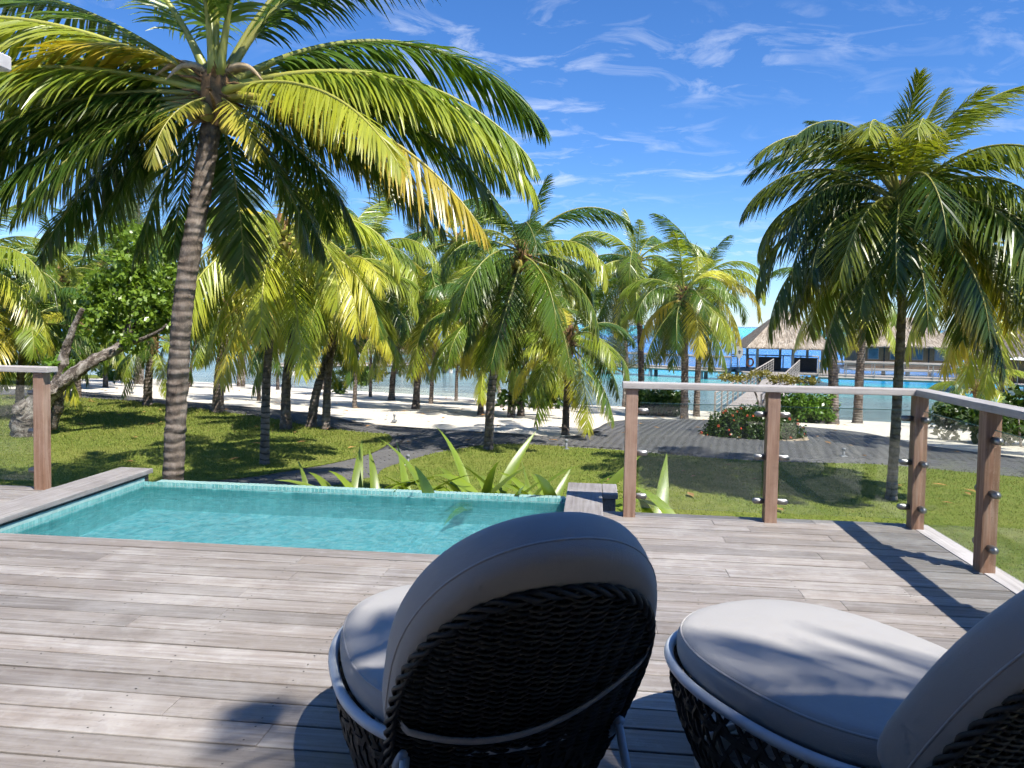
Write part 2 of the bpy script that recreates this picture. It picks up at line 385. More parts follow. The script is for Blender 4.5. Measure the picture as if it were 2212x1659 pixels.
# pavers: bricks on the path, the ones that show largest as objects
BL, BW, BH = .236, .116, .05
a = R(28); ca, sa = math.cos(a), math.sin(a)
gi, gj = np.meshgrid(np.arange(-260, 260), np.arange(-260, 260))
bu = (gi + .5 * (gj % 2)) * .242; bv = gj * .122
bx = 0 + bu * ca - bv * sa; by = 18 + bu * sa + bv * ca
bx = bx.ravel(); by = by.ravel(); k = (bx > -20) & (bx < 16) & (by < 34); bx, by = bx[k], by[k]
k = inside(path_poly, bx, by); bx, by = bx[k], by[k]; k = edist(path_poly, bx, by) > .20; bx, by = bx[k], by[k]
ang = np.full(len(bx), a)
ex, ey, ea = [], [], []
for line in (LBL, LAR, LBT, TOPP, LAT):         # a header course along each edge
    L = np.array(dedupe(line)); seg = np.linalg.norm(np.diff(L, axis=0), axis=1); cum = np.r_[0, np.cumsum(seg)]
    for s in np.arange(.07, cum[-1] - .07, .124):
        i = min(np.searchsorted(cum, s) - 1, len(seg) - 1); t = (L[i + 1] - L[i]) / seg[i]; p = L[i] + t * (s - cum[i]); nn = np.array([-t[1], t[0]])
        for sg in (1, -1):
            q = p + nn * sg * .125
            if -20 < q[0] < 16 and q[1] < 34: ex.append(q[0]); ey.append(q[1]); ea.append(math.atan2(nn[1], nn[0]))
ex, ey, ea = np.array(ex), np.array(ey), np.array(ea); k = inside(path_poly, ex, ey)
bx = np.r_[bx, ex[k]]; by = np.r_[by, ey[k]]; ang = np.r_[ang, ea[k]]
bz = tz(bx, by) + .018 + rng.random(len(bx)) * .003
brick_me = box('paver', BL, BW, BH, MPAVE, .005)
rel = np.stack([bx, by, bz], 1) - EYE; dep = rel @ FW; qx = CX + FPX * (rel @ RT) / dep; qy = CY - FPX * (rel @ UP) / dep
hid = ((qx > 720) & (qx < 1215) & (qy > 1052)) | ((qx <= 720) & (qy > 1030 + qx * .03)) | (qy > 1110) | (qx < 0) | (qx > 2212)
order = np.argsort(dep + hid * 1e3); near = order[:300]; far = order[300:]; bz[far] = tz(bx[far], by[far]) + .019
for i in near: add('paver', brick_me, path, (bx[i], by[i], bz[i]), (0, 0, ang[i]))
b8 = np.array([(x * .2405 / 2, y * .1205 / 2, z) for z in (-.02, BH / 2) for x, y in ((-1, -1), (1, -1), (1, 1), (-1, 1))])
c_, s_ = np.cos(ang[far])[:, None], np.sin(ang[far])[:, None]
V = np.stack([bx[far][:, None] + b8[:, 0] * c_ - b8[:, 1] * s_, by[far][:, None] + b8[:, 0] * s_ + b8[:, 1] * c_, bz[far][:, None] + b8[:, 2] + 0 * c_], -1).reshape(-1, 3)
bf = np.array([(4, 5, 6, 7), (0, 1, 5, 4), (1, 2, 6, 5), (2, 3, 7, 6), (3, 0, 4, 7)])
F = (np.arange(len(far))[:, None, None] * 8 + bf).reshape(-1, 4)
add('paver_field', mesh('paver_field', V, F, MPAVE), path, kind='stuff')

# grass blades
def blades(poly, n, ymax, x0, x1, y0, hgt):
    X = rng.uniform(x0, x1, n * 3); D = rng.random(n * 3); Y = y0 * (ymax / y0) ** D   # more blades close by
    k = inside(poly, X, Y); X, Y = X[k][:n], Y[k][:n]; m = len(X); Z = tz(X, Y) + .045
    a = rng.uniform(0, 2 * math.pi, m); h = hgt * rng.uniform(.5, 1.3, m) * np.clip(Y / 12, .8, 1.6); w = .006 * np.clip(Y / 11, .8, 2.2); le = rng.uniform(0, .8, m) * h; la = rng.uniform(0, 2 * math.pi, m)
    b = np.stack([X, Y, Z], 1); d = np.stack([np.cos(a) * w, np.sin(a) * w, 0 * a], 1)
    t = b + np.stack([np.cos(la) * le, np.sin(la) * le, h], 1)
    V = np.stack([b - d, b + d, t], 1).reshape(-1, 3); F = np.arange(m * 3).reshape(-1, 3)
    ru = rng.random(m); uv = np.stack([np.tile([0, 0, 1.], m), np.repeat(ru, 3)], 1)
    return mesh('grass_blades', V, F, MGB, uv=uv)
def m_blade():
    t = NT('grass_blade'); uv = t.n('ShaderNodeUVMap'); sp = t.n('ShaderNodeSeparateXYZ'); t.l(uv.outputs[0], sp.inputs[0])
    f = t.noise(t.coord('Position'), .5, 5, .65); c = t.ramp(sp.outputs[1], [(0, (.115, .16, .025)), (.6, (.205, .245, .042)), (.9, (.31, .31, .085)), (1, (.40, .33, .13))])
    c = t.mix(t.rng(f, .48, .72, 0, .5), c, (.26, .26, .06)); a = t.pbr(c, .6, None, .2, final=False); tr = t.n('ShaderNodeBsdfTranslucent'); t.l(c, tr.inputs[0]); t.mixs(.35, a, tr.outputs[0]); return t.m
MGB = m_blade()
add('grass', blades(lawnA_poly, 90000, 26, -17, 0, 9.6, .035), kind='stuff', label='short blades of grass on the lawn left of the path', cat='grass')
add('grass', blades(lawnB_poly, 90000, 17, -5, 12, 6.3, .035), kind='stuff', label='short blades of grass on the lawn in front of the deck', cat='grass')

def m_sea():
    t = NT('lagoon_water'); p = t.coord('Position'); sp = t.n('ShaderNodeSeparateXYZ'); t.l(p, sp.inputs[0])
    s = t.math('DIVIDE', t.math('ADD', t.math('ADD', sp.outputs[1], t.math('MULTIPLY', sp.outputs[0], .41)), -44.4), 1.081)
    xf = t.rng(sp.outputs[0], -30, 30, .55, 1.6); big = t.noise(t.coord('Position', (.03, .06, 1)), 1.4, 4, .6); sw = t.math('ADD', t.math('MULTIPLY', s, xf), t.math('MULTIPLY', t.math('SUBTRACT', big, .5), 26.))
    lg = t.math('DIVIDE', t.math('LOGARITHM', t.math('MAXIMUM', sw, 1.), 10.), 4.)
    c = t.ramp(lg, [(0, (.34, .37, .30)), (.14, (.17, .22, .215)), (.31, (.13, .22, .22)), (.375, (.08, .32, .32)), (.41, (.015, .30, .42)), (.45, (.003, .13, .44)), (.64, (.003, .15, .50)), (.69, (.02, .46, .52)), (.86, (.03, .52, .55)), (.905, (.01, .10, .32))])
    pt = t.noise(t.coord('Position', (.22, .5, 1)), 1., 6, .7); nearf = t.rng(s, 12, 36, 1, 0)
    c = t.mix(t.math('MULTIPLY', nearf, t.rng(pt, .42, .66, 0, .8)), c, (.085, .115, .11))
    w1 = t.noise(t.coord('Position', (.7, 2.2, 1)), 1.6, 6, .65); w2 = t.noise(t.coord('Position', (.12, .3, 1)), 1.4, 4, .6)
    h = t.math('ADD', w1, t.math('MULTIPLY', w2, 2.))
    t.pbr(c, .14, t.bump(h, .8, .22), .09, IOR=1.33); return t.m
MSEA = m_sea()
sea_v = [(-9000, 20, -3), (-90, 20, -3), (120, 20, -3), (9000, 20, -3), (-9000, 150, -3), (-90, 150, -3), (120, 150, -3), (9000, 150, -3), (-9000, 12000, -3), (-90, 12000, -3), (120, 12000, -3), (9000, 12000, -3)]
add('sea', mesh('sea', sea_v, [(i, i + 1, i + 5, i + 4) for i in (0, 1, 2, 4, 5, 6)], MSEA), kind='structure', label='turquoise and deep blue lagoon reaching to the horizon')

# ------------------------------------------------------------------ deck
deck = empty('deck', UV(0, 0, 0), -TH, kind='structure'); deck['label'] = 'weathered grey timber pool deck of long boards'
BWID, GAP, BT = .141, .011, .028
def board(u0, u1, v, w=BWID, z=0.0):
    L = u1 - u0; me = box('board', L - .0012, w, BT, MDECK, .0035, seg=2)
    return add('board', me, deck, ((u0 + u1) / 2, v, z - BT / 2 + random.uniform(-.0015, .0015)), (random.uniform(-.002, .002), 0, 0))
V_NEAR, V_POOL, V_BACK = 4.66, 4.81, 6.16
UL, UR = -8.6, 2.43
v = V_NEAR - BWID / 2 - GAP; row = 0
def run(u0, u1, v):
    cuts = []; u = u0 + random.uniform(.7, 2.6)
    while u < u1 - .6: cuts.append(u); u += random.choice([1.8, 2.4, 2.7, 3.1])
    e = [u0] + cuts + [u1]
    for p, q in zip(e, e[1:]): board(p, q, v)
while v > -.3:
    run(UL if v > 1.4 else -3.5, UR, v); v -= BWID + GAP
v = V_NEAR + .003 + BWID / 2
while v < V_BACK - .05:                          # right-hand bay, and the bay left of the pool
    run(.10 if v < V_BACK else .1, UR, v)
    run(UL, -4.46, v); v += BWID + GAP
board(-4.455, .095, (V_NEAR + V_POOL) / 2 + .003, V_POOL - V_NEAR - .004)      # pool edge board
eb = box('edge_board', .15, 6.2, BT, MCAPY, .005, seg=2); add('edge_board', eb, deck, (UR + .083, V_BACK - 3.1, -BT / 2 + .001))
fas = box('fascia', 2.6, .03, .22, MCAP, .004); add('fascia', fas, deck, (1.25, V_BACK + .03, -.14))
fas = box('fascia', .03, 6.2, .22, MCAPY, .004); add('fascia', fas, deck, (UR + .185, V_BACK - 3.1, -.14))
fas = box('fascia', 4.2, .03, .22, MCAP, .004); add('fascia', fas, deck, (-6.52, V_BACK + .03, -.14))
und = [(UL, -.3, -.16), (-4.47, -.3, -.16), (.08, -.3, -.16), (UR, -.3, -.16), (UR, V_BACK, -.16), (.08, V_BACK, -.16), (.08, 4.70, -.16), (-4.47, 4.70, -.16), (-4.47, V_BACK, -.16), (UL, V_BACK, -.16)]
add('gap_shade_sheet', mesh('gap_shade_sheet', und, [(0, 1, 7, 8, 9), (1, 2, 6, 7), (2, 3, 4, 5, 6)], MDARK), deck)  # flat dark sheet standing in for the shade below the board gaps
sv, sf = [], []                                # screw heads along the joists
vv_ = V_NEAR - BWID / 2 - GAP
while vv_ > .6:
    for ju in np.arange(-4.2, 2.4, .6):
        for dv in (-.045, .045):
            k0 = len(sv); cu, cv = ju + random.uniform(-.008, .008), vv_ + dv + random.uniform(-.004, .004)
            sv += [(cu + .0042 * math.cos(q), cv + .0042 * math.sin(q), .0022) for q in np.linspace(0, 2 * math.pi, 6, endpoint=False)]; sf.append(tuple(range(k0, k0 + 6)))
    vv_ -= BWID + GAP
add('screw_heads', mesh('screw_heads', sv, sf, MDARKW), deck, kind='stuff')
for u, vv in [(-8.3, 6.0), (-6.4, 6.0), (-4.7, 6.0), (.3, 6.0), (1.4, 6.0), (2.35, 6.0), (2.35, 4.0), (2.35, 2.0)]:
    add('deck_pile', box('deck_pile', .12, .12, .86, MDARKW, .004), deck, (u, vv, -.60))

# ------------------------------------------------------------------ pool
def m_tile(name, c0, c1, c2, rough=.12, snap=.038):
    t = NT(name); v = t.coord('Object'); w = t.n('ShaderNodeTexWhiteNoise'); vm = t.n('ShaderNodeVectorMath', operation='SNAP'); vm.inputs[1].default_value = (snap,) * 3
    ad = t.n('ShaderNodeVectorMath', operation='ADD'); ad.inputs[1].default_value = (.0011, .0013, .0017); t.l(v, ad.inputs[0]); t.l(ad.outputs[0], vm.inputs[0]); t.l(vm.outputs[0], w.inputs['Vector'])
    c = t.ramp(w.outputs[0], [(0, c0), (.5, c1), (1, c2)]); t.pbr(c, rough, None, .5); return t.m
MTILE = m_tile('pool_mosaic_sparkle', (.22, .64, .72), (.62, .92, .98), (1.0, 1.0, 1.0)); MRIMT = m_tile('rim_tile', (.25, .43, .405), (.30, .48, .455), (.36, .53, .505), .22, .5)  # floor tile contrast widened to imitate light sparkling through the ripples
MWALLT = m_tile('pool_mosaic_shaded', (.14, .40, .385), (.20, .48, .465), (.29, .58, .565))  # darker copy of the floor mosaic, wall shade put into the colour
MGROUT = m_plain('tile_grout', (.34, .52, .49), .8, 20, .15)
pool = empty('swimming_pool', UV(0, 0, 0), -TH, label='small turquoise infinity plunge pool with a mosaic rim set in the deck', cat='pool')
PU0, PU1, PV0, PV1, PZB, WL = -4.12, -.20, 4.80, 6.70, -.30, -.085
shell = []
def quad(p, q, r, s): shell.append(([p, q, r, s], [(0, 1, 2, 3)]))
quad((PU0, PV0, PZB), (PU1, PV0, PZB), (PU1, PV1, PZB), (PU0, PV1, PZB))
quad((PU0, PV1, PZB), (PU1, PV1, PZB), (PU1, PV1, -.075), (PU0, PV1, -.075))
quad((PU0, PV0, -.03), (PU1, PV0, -.03), (PU1, PV0, PZB), (PU0, PV0, PZB))
quad((PU0, PV0, PZB), (PU0, PV1, PZB), (PU0, PV1, .0), (PU0, PV0, .0))
quad((PU1, PV1, PZB), (PU1, PV0, PZB), (PU1, PV0, .0), (PU1, PV1, .0))
V, F = merge(shell); add('pool_shell', mesh('pool_shell', V, F, MGROUT), pool)
TS, TP = .034, .038; tv = []
nu, nv, nz = int((PU1 - PU0) / TP), int((PV1 - PV0) / TP), int((-.03 - PZB) / TP)
def tiles(o, e1, e2, n1, n2, nrm):
    o, e1, e2, nrm = map(np.array, (o, e1, e2, nrm)); I, J = np.meshgrid(np.arange(n1), np.arange(n2)); c = o + nrm * .002 + (I.ravel()[:, None] + .5) * TP * e1 + (J.ravel()[:, None] + .5) * TP * e2
    h = TS / 2; return np.stack([c - e1 * h - e2 * h, c + e1 * h - e2 * h, c + e1 * h + e2 * h, c - e1 * h + e2 * h], 1).reshape(-1, 3)
tv.append(tiles((PU0, PV0, PZB), (1., 0, 0), (0, 1., 0), nu, nv, (0, 0, 1.)))
tv.append(tiles((PU0, PV1, PZB), (1., 0, 0), (0, 0, 1.), nu, nz, (0, -1., 0)))
tv.append(tiles((PU0, PV0, PZB), (0, 1., 0), (0, 0, 1.), nv, nz, (1., 0, 0)))
tv.append(tiles((PU1, PV0, PZB), (0, 1., 0), (0, 0, 1.), nv, nz, (-1., 0, 0)))
tv.append(tiles((PU0, PV0, PZB), (1., 0, 0), (0, 0, 1.), nu, nz, (0, 1., 0)))
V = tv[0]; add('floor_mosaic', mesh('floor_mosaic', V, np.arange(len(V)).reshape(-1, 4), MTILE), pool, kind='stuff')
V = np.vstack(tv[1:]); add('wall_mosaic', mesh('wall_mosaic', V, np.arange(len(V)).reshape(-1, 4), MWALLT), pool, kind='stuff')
V, F = boxes_arr([((PU0 + PU1) / 2, PV1 + .145, -.60, PU1 - PU0 + .02, .27, 1.02)]); add('rim_wall', mesh('rim_wall', V, F, MGROUT), pool)
rt = box('rim_tile', .0355, .272, .014, MRIMT, .002); n = int((PU1 - PU0) / .0382)
for i in range(n): add('rim_tile', rt, pool, (PU0 + .02 + i * .0382, PV1 + .138, -.082 + random.uniform(-.0007, .0007)))
# copings left and right
add('coping', box('coping', .33, 2.02, .045, MCOP, .008, seg=2), pool, (PU0 - .145, 5.80, .045))
add('coping_wall', box('coping_wall', .26, 1.95, .16, MDARKW, .004), pool, (PU0 - .135, 5.80, -.06))
add('coping', box('coping', .30, 2.1, .045, MCOP, .008, seg=2), pool, (PU1 + .155, 5.86, .045))
add('coping_wall', box('coping_wall', .24, 2.0, .90, MCOP, .004), pool, (PU1 + .155, 5.84, -.43))
add('coping_block', box('coping_block', .13, .42, .045, MCOP, .008, seg=2), pool, (PU1 + .373, 6.70, .045))
add('coping_wall', box('coping_wall', .11, .38, .90, MCOP, .004), pool, (PU1 + .365, 6.70, -.43))
def m_water():
    t = NT('pool_water'); p = t.coord('Object'); a = t.noise(p, 14, 4, .65, .6); b = t.noise(p, 2.6, 3, .5, .3); h = t.math('ADD', a, t.math('MULTIPLY', b, 2.))
    nb = t.bump(h, 1.0, .09)
    tr = t.n('ShaderNodeBsdfTransparent'); tr.inputs[0].default_value = (.63, .96, 1.0, 1)
    rf = t.n('ShaderNodeBsdfRefraction'); rf.inputs[0].default_value = (.70, .97, .995, 1); rf.inputs['Roughness'].default_value = 0; rf.inputs['IOR'].default_value = 1.2; t.l(nb, rf.inputs['Normal'])
    m1 = t.mixs(.34, tr.outputs[0], rf.outputs[0], False)
    gl = t.n('ShaderNodeBsdfGlossy'); gl.inputs['Roughness'].default_value = .03; t.l(nb, gl.inputs['Normal'])
    fr = t.n('ShaderNodeFresnel'); fr.inputs[0].default_value = 1.33; t.l(nb, fr.inputs['Normal'])
    t.mixs(t.math('MULTIPLY', fr.outputs[0], .75), m1, gl.outputs[0]); return t.m
add('pool_water', mesh('pool_water', [(PU0, PV0, WL), (PU1, PV0, WL), (PU1, PV1, WL), (PU0, PV1, WL)], [(0, 1, 2, 3)], m_water()), pool)

# ------------------------------------------------------------------ glass railing
def m_glass():
    t = NT('clear_panel_glass'); tr = t.n('ShaderNodeBsdfTransparent'); tr.inputs[0].default_value = (.955, .975, .965, 1)
    gl = t.n('ShaderNodeBsdfGlossy'); gl.inputs['Roughness'].default_value = .0; fr = t.n('ShaderNodeFresnel'); bf_ = t.n('ShaderNodeNewGeometry').outputs['Backfacing']; t.l(t.rng(bf_, 0, 1, 1.5, 1 / 1.5), fr.inputs[0])
    df = t.n('ShaderNodeBsdfDiffuse'); df.inputs[0].default_value = (.8, .82, .82, 1); sm = t.noise(t.coord('Position', (1, 1, .5)), 2.5, 6, .7); cl = t.mixs(t.rng(sm, .42, .75, .004, .014), tr.outputs[0], df.outputs[0], False)
    t.mixs(fr.outputs[0], cl, gl.outputs[0]); return t.m
MGLASS = m_glass(); MGEDGE = m_plain('green_glass_edge', (.10, .22, .17), .2, 5, .1, 0)
PH = 1.005
def clip_mesh():
    bm = bmesh.new(); n = 8; L, r, d = .095, .021, .017; ring = []
    for k in range(n + 1): t = -math.pi / 2 + math.pi * k / n; ring.append((L / 2 - r + r * math.cos(t), r * math.sin(t)))
    for k in range(n + 1): t = math.pi / 2 + math.pi * k / n; ring.append((-L / 2 + r + r * math.cos(t), r * math.sin(t)))
    lo = [bm.verts.new((x, -d, z)) for x, z in ring]; hi = [bm.verts.new((x, d, z)) for x, z in ring]
    bm.faces.new(lo); bm.faces.new(hi[::-1]); m = len(ring)
    for k in range(m): bm.faces.new((lo[k], hi[k], hi[(k + 1) % m], lo[(k + 1) % m]))
    bmesh.ops.recalc_face_normals(bm, faces=bm.faces[:]); bmesh.ops.bevel(bm, geom=[e for e in bm.edges if abs(e.verts[0].co.y - e.verts[1].co.y) < 1e-6], offset=.004, segments=2, affect='EDGES')
    return bm_mesh('glass_clip', bm, MSTEEL, True)
CLIP = clip_mesh()
POST = box('post', .094, .094, PH + .1, MPOST, .006, (0, 0, (PH - .1) / 2), 2)
rail = empty('glass_railing', UV(0, 0, 0), -TH, label='timber railing with clear glass panels round the right corner of the deck', cat='railing')
VP = 6.045; UC = 2.45
posts = [(.31, VP), (1.38, VP), (UC, VP), (UC + .01, 5.03), (UC + .01, 3.9), (UC + .01, 2.8)]
for p in posts: add('post', POST, rail, (p[0], p[1], 0))
capz = PH + .024
add('handrail', box('handrail', UC + .085 - .235, .14, .048, MCAP, .007, seg=2), rail, ((UC + .085 + .235) / 2, VP, capz))
add('handrail', box('handrail', .14, 4.2, .048, MCAPY, .007, seg=2), rail, (UC + .008, VP - .072 - 2.1, capz + .001))
for (x0, x1) in ((.375, 1.315), (1.445, UC - .065)):
    gp = add('glass_panel', box('glass_panel', x1 - x0, .011, .82, MGLASS, .002), rail, ((x0 + x1) / 2, VP, .07 + .41)); add('polished_edge', box('polished_edge', x1 - x0, .011, .004, MGEDGE, 0), gp, (0, 0, .4125))
    for x in (x0 + .022, x1 - .022):
        for z in (.16, .50, .83): add('glass_clip', CLIP, rail, (x, VP, z))
for (y0, y1) in ((5.095, VP - .065), (3.965, 4.965), (2.865, 3.835)):
    gp = add('glass_panel', box('glass_panel', .011, y1 - y0, .82, MGLASS, .002), rail, (UC + .01, (y0 + y1) / 2, .07 + .41)); add('polished_edge', box('polished_edge', .011, y1 - y0, .004, MGEDGE, 0), gp, (0, 0, .4125))
    for y in (y0 + .022, y1 - .022):
        for z in (.16, .50, .83): add('glass_clip', CLIP, rail, (UC + .01, y, z), (0, 0, R(90)))
rail2 = empty('glass_railing', UV(0, 0, 0), -TH, label='short timber railing end with one thick post left of the pool', cat='railing')
add('post', POST, rail2, (-4.68, 6.10, 0)); add('post', POST, rail2, (-5.85, 6.10, 0))
add('handrail', box('handrail', 2.0, .14, .048, MCAP, .007, seg=2), rail2, (-4.58 - 1.0, 6.10, capz))
add('glass_panel', box('glass_panel', 1.04, .011, .82, MGLASS, .002), rail2, (-5.265, 6.10, .48))
for x in (-4.757, -5.773):
    for z in (.16, .50, .83): add('glass_clip', CLIP, rail2, (x, 6.10, z))
# ------------------------------------------------------------------ palms
def nrm(a): return a / (np.linalg.norm(a, axis=-1, keepdims=True) + 1e-12)
def frond(seed, e0, bend, n=60, L=1.0, wid=.0125, segs=4, sway=0., lmax=.215, droop=1.0, start=.15, gaps=.04):
    """one coconut frond along +x: (rachis mesh, leaflet mesh)"""
    g = np.random.default_rng(seed); m = 26; s = np.linspace(0, 1, m)
    e = R(e0) - R(bend) * s ** 1.25; az = R(sway) * s ** 1.6
    T = np.stack([np.cos(e) * np.cos(az), np.cos(e) * np.sin(az), np.sin(e)], 1)
    P = np.vstack([[0, 0, 0], np.cumsum((T[1:] + T[:-1]) / 2, 0) / (m - 1)])
    rr = (.0082 * (1 - s) ** .8 + .0014) * (1 + 1.3 * np.exp(-s * 16))
    V, F = tube_arrays(P * L, rr * L, 6); rme = mesh('frond', V, F, MRACHIS, True)
    allV, allF, allU = [], [], []; o = 0
    for side in (-1, 1):
        t = start + (1 - start) * (np.arange(n) + g.uniform(-.3, .3, n)) / n; t = np.clip(t, start, .995); keep = g.random(n) > gaps; t = t[keep]; k = len(t)
        p = np.stack([np.interp(t, s, P[:, i]) for i in range(3)], 1); tt = nrm(np.stack([np.interp(t, s, T[:, i]) for i in range(3)], 1))
        B = nrm(np.cross(np.array([0, 0, 1.]), tt) + 1e-6); N = nrm(np.cross(tt, B))
        phi = R(58 if e0 < 78 else 42) - R(34 if e0 < 78 else 20) * t ** 2 + g.normal(0, R(4), k); dl = R(30) * droop + g.normal(0, R(8), k) + R(12) * np.sin(t * 9 + seed)
        d = nrm(np.cos(phi)[:, None] * tt + np.sin(phi)[:, None] * (side * B * np.cos(dl)[:, None] - N * np.sin(dl)[:, None]))
        x = (t - start) / (1 - start); ll = lmax * np.minimum(1, .5 + 2.4 * x) * (1 - .72 * np.clip((x - .55) / .45, 0, 1) ** 1.6) * g.uniform(.88, 1.08, k)
        kk = droop * (.16 + .12 * g.random(k))[:, None]; q = p.copy(); w0 = nrm(tt - d * np.sum(tt * d, 1)[:, None]); tw = g.normal(0, R(13), k)
        w0 = w0 * np.cos(tw)[:, None] + np.cross(d, w0) * np.sin(tw)[:, None]
        wp = [.55, 1., .95, .7, .06] if segs == 4 else [.6, 1., .8, .06]
        bent = g.random(k) < .06
        rows = []
        for j in range(segs + 1):
            w = nrm(w0 - d * np.sum(w0 * d, 1)[:, None]) * (wid * wp[j] * .5)
            rows.append(np.stack([q - w, q + w], 1))
            q = q + d * (ll / segs)[:, None]
            kj = np.where(bent & (j == 1), 2.2, 1.0)[:, None] * kk * (.5 + .35 * j)
            d = nrm(d - np.array([0, 0, 1.]) * kj)
        A = np.stack(rows, 1)                       # k, segs+1, 2, 3
        allV.append(A.reshape(-1, 3) * L); base = o + np.arange(k)[:, None] * (segs + 1) * 2 + np.arange(segs)[None, :] * 2
        base = base.ravel(); allF.append(np.stack([base, base + 1, base + 3, base + 2], 1)); o += k * (segs + 1) * 2
        uu = np.tile(np.repeat(np.arange(segs + 1) / segs, 2), k); vv = np.repeat(g.random(k), (segs + 1) * 2); allU.append(np.stack([uu, vv], 1))
    return rme, mesh('leaflets', np.vstack(allV), np.vstack(allF), MLEAF, uv=np.vstack(allU))
VAR = []
for e0, bd in ((84, 34), (72, 64), (60, 98), (46, 118), (30, 120), (12, 108), (-10, 80), (-42, 44)):
    for sd in (0, 1): VAR.append((e0, *frond(100 + e0 + 7 * sd, e0, bd + random.uniform(-8, 8), 82, 1., .0098, 3, random.uniform(-22, 22), droop=1.0 + .25 * sd, lmax=.275)))
def pick(e0):
    c = sorted(VAR, key=lambda q: abs(q[0] - e0)); return random.choice(c[:2])
GREENS = [(.085, .155, .02), (.125, .20, .024), (.18, .25, .028), (.24, .30, .034), (.06, .125, .02)]
YEL = [(.40, .44, .055), (.48, .48, .06), (.34, .40, .05), (.52, .46, .06)]
def put_frond(root, at, rme, lme, az, sc, colr, tip, roll=0.):
    f = add('frond', rme, root, at, (roll, 0, az)); f.scale = (sc, sc, sc); l = add('leaflets', lme, f, kind='stuff')
    f.color = l.color = (*colr, tip); return f
def trunk_mesh(P, r0, r1, flare=1.5, ring=.075, n=12):
    P = spline(np.array(P), 10); seg = np.linalg.norm(np.diff(P, axis=0), axis=1); cum = np.r_[0, np.cumsum(seg)]; L = cum[-1]
    ss, rr = [], []; s = 0.; 
    while s < L:
        h = ring * random.uniform(.5, 1.7); u = s / L; r = r0 + (r1 - r0) * u; r *= 1 + (flare - 1) * math.exp(-s / .22) + random.uniform(-.02, .02)
        ss += [s, min(s + h * .82, L)]; rr += [r * random.uniform(.985, 1.0), r * random.uniform(.998, 1.018)]; s += h
    ss.append(L); rr.append(r1); Q = np.stack([np.interp(ss, cum, P[:, i]) for i in range(3)], 1)
    V, F = tube_arrays(Q, rr, n); V = np.array(V); V += rng.normal(0, r0 * .036, V.shape)
    return mesh('trunk', V, F, MBARK, True)
_bm = bmesh.new(); bmesh.ops.create_icosphere(_bm, subdivisions=2, radius=1)
for _v in _bm.verts: _v.co = Vector((_v.co.x * .085, _v.co.y * .085, _v.co.z * .115)) * (1 + .06 * math.sin(3 * math.atan2(_v.co.y, _v.co.x)))
NUT = bm_mesh('coconut', _bm, MNUT, True)
def heart_mesh(r):
    parts = []; g = random.Random(int(r * 1e5))
    for i in range(16):
        a = g.uniform(0, 6.28); e = g.uniform(-.6, 1.2); L = g.uniform(.22, .5) * r / .12
        b = np.array([math.cos(a) * r * .7, math.sin(a) * r * .7, g.uniform(-.3, .2)]); d = np.array([math.cos(a) * math.cos(e), math.sin(a) * math.cos(e), math.sin(e)])
        parts.append(tube_arrays([b, b + d * L * .5, b + d * L + np.array([0, 0, -.06])], [.028, .02, .006], 5))
    for i in range(46):
        a = g.uniform(0, 6.28); z = g.uniform(-.25, .35); b = np.array([math.cos(a) * r * 1.2, math.sin(a) * r * 1.2, z]); d = np.array([g.gauss(0, .12), g.gauss(0, .12), g.uniform(-.22, .1)])
        parts.append(tube_arrays([b, b + d * .5 + np.array([math.cos(a), math.sin(a), 0]) * .08, b + d + np.array([math.cos(a), math.sin(a), 0]) * .12], [.007, .006, .003], 4))
    V, F = tube_arrays([(0, 0, -.34), (0, 0, -.1), (0, 0, .15), (0, 0, .34)], [r * .95, r * 1.45, r * 1.35, r * .5], 10); parts.append((V, F))
    V, F = merge(parts); return mesh('crown_heart', V, F, MFIBRE, False)
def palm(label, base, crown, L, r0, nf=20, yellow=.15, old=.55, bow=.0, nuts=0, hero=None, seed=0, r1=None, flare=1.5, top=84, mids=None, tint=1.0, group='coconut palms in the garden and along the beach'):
    random.seed(seed * 13 + 5); base = np.array(base); c = np.array(crown) - base
    root = empty('palm_tree', base, label=label, cat='palm tree', group=group)
    if mids is None:
        side = np.array([c[1], -c[0], 0.]); mids = [c * .33 + np.array([-c[0] * .18, -c[1] * .18, 0]) + np.array([bow * .6, 0, 0]), c * .68 + np.array([-c[0] * .12, -c[1] * .12, 0]) + np.array([bow, 0, 0])]
    if r0 > 0 and c[2] > .5: add('trunk', trunk_mesh([(0, 0, -.25), *mids, c], r0, r1 or r0 * .72, flare), root)
    add('crown_heart', heart_mesh((r1 or r0 * .72) * 1.0 + .02), root, c)
    if hero: hero(root, c)
    else:
        off = random.uniform(0, 6.28)
        for i in range(nf):
            u = (i + .5) / nf; e0 = top - (top + 58 * old / .55) * u ** .92 + random.uniform(-7, 7); az = off + i * 2.39996 + random.uniform(-.22, .22)
            q = pick(e0); oldness = max(0, (u - .45) / .55); yy = random.random() < yellow * (.35 + 1.5 * oldness)
            cl = random.choice(YEL) if yy else random.choice(GREENS); k = random.uniform(.85, 1.2) * tint
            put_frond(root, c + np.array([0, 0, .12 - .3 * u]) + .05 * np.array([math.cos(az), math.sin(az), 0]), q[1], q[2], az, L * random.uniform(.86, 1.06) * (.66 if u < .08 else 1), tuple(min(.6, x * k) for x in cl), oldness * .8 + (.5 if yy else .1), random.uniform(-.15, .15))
    for i in range(nuts):
        a = i * 2.4 + 1; o = add('coconut', NUT, root, c + np.array([math.cos(a) * (.16 + .05 * (i % 2)), math.sin(a) * (.16 + .05 * (i % 2)), -.12 - .1 * (i % 3)]), (.3, .2 * i, a))
    return root

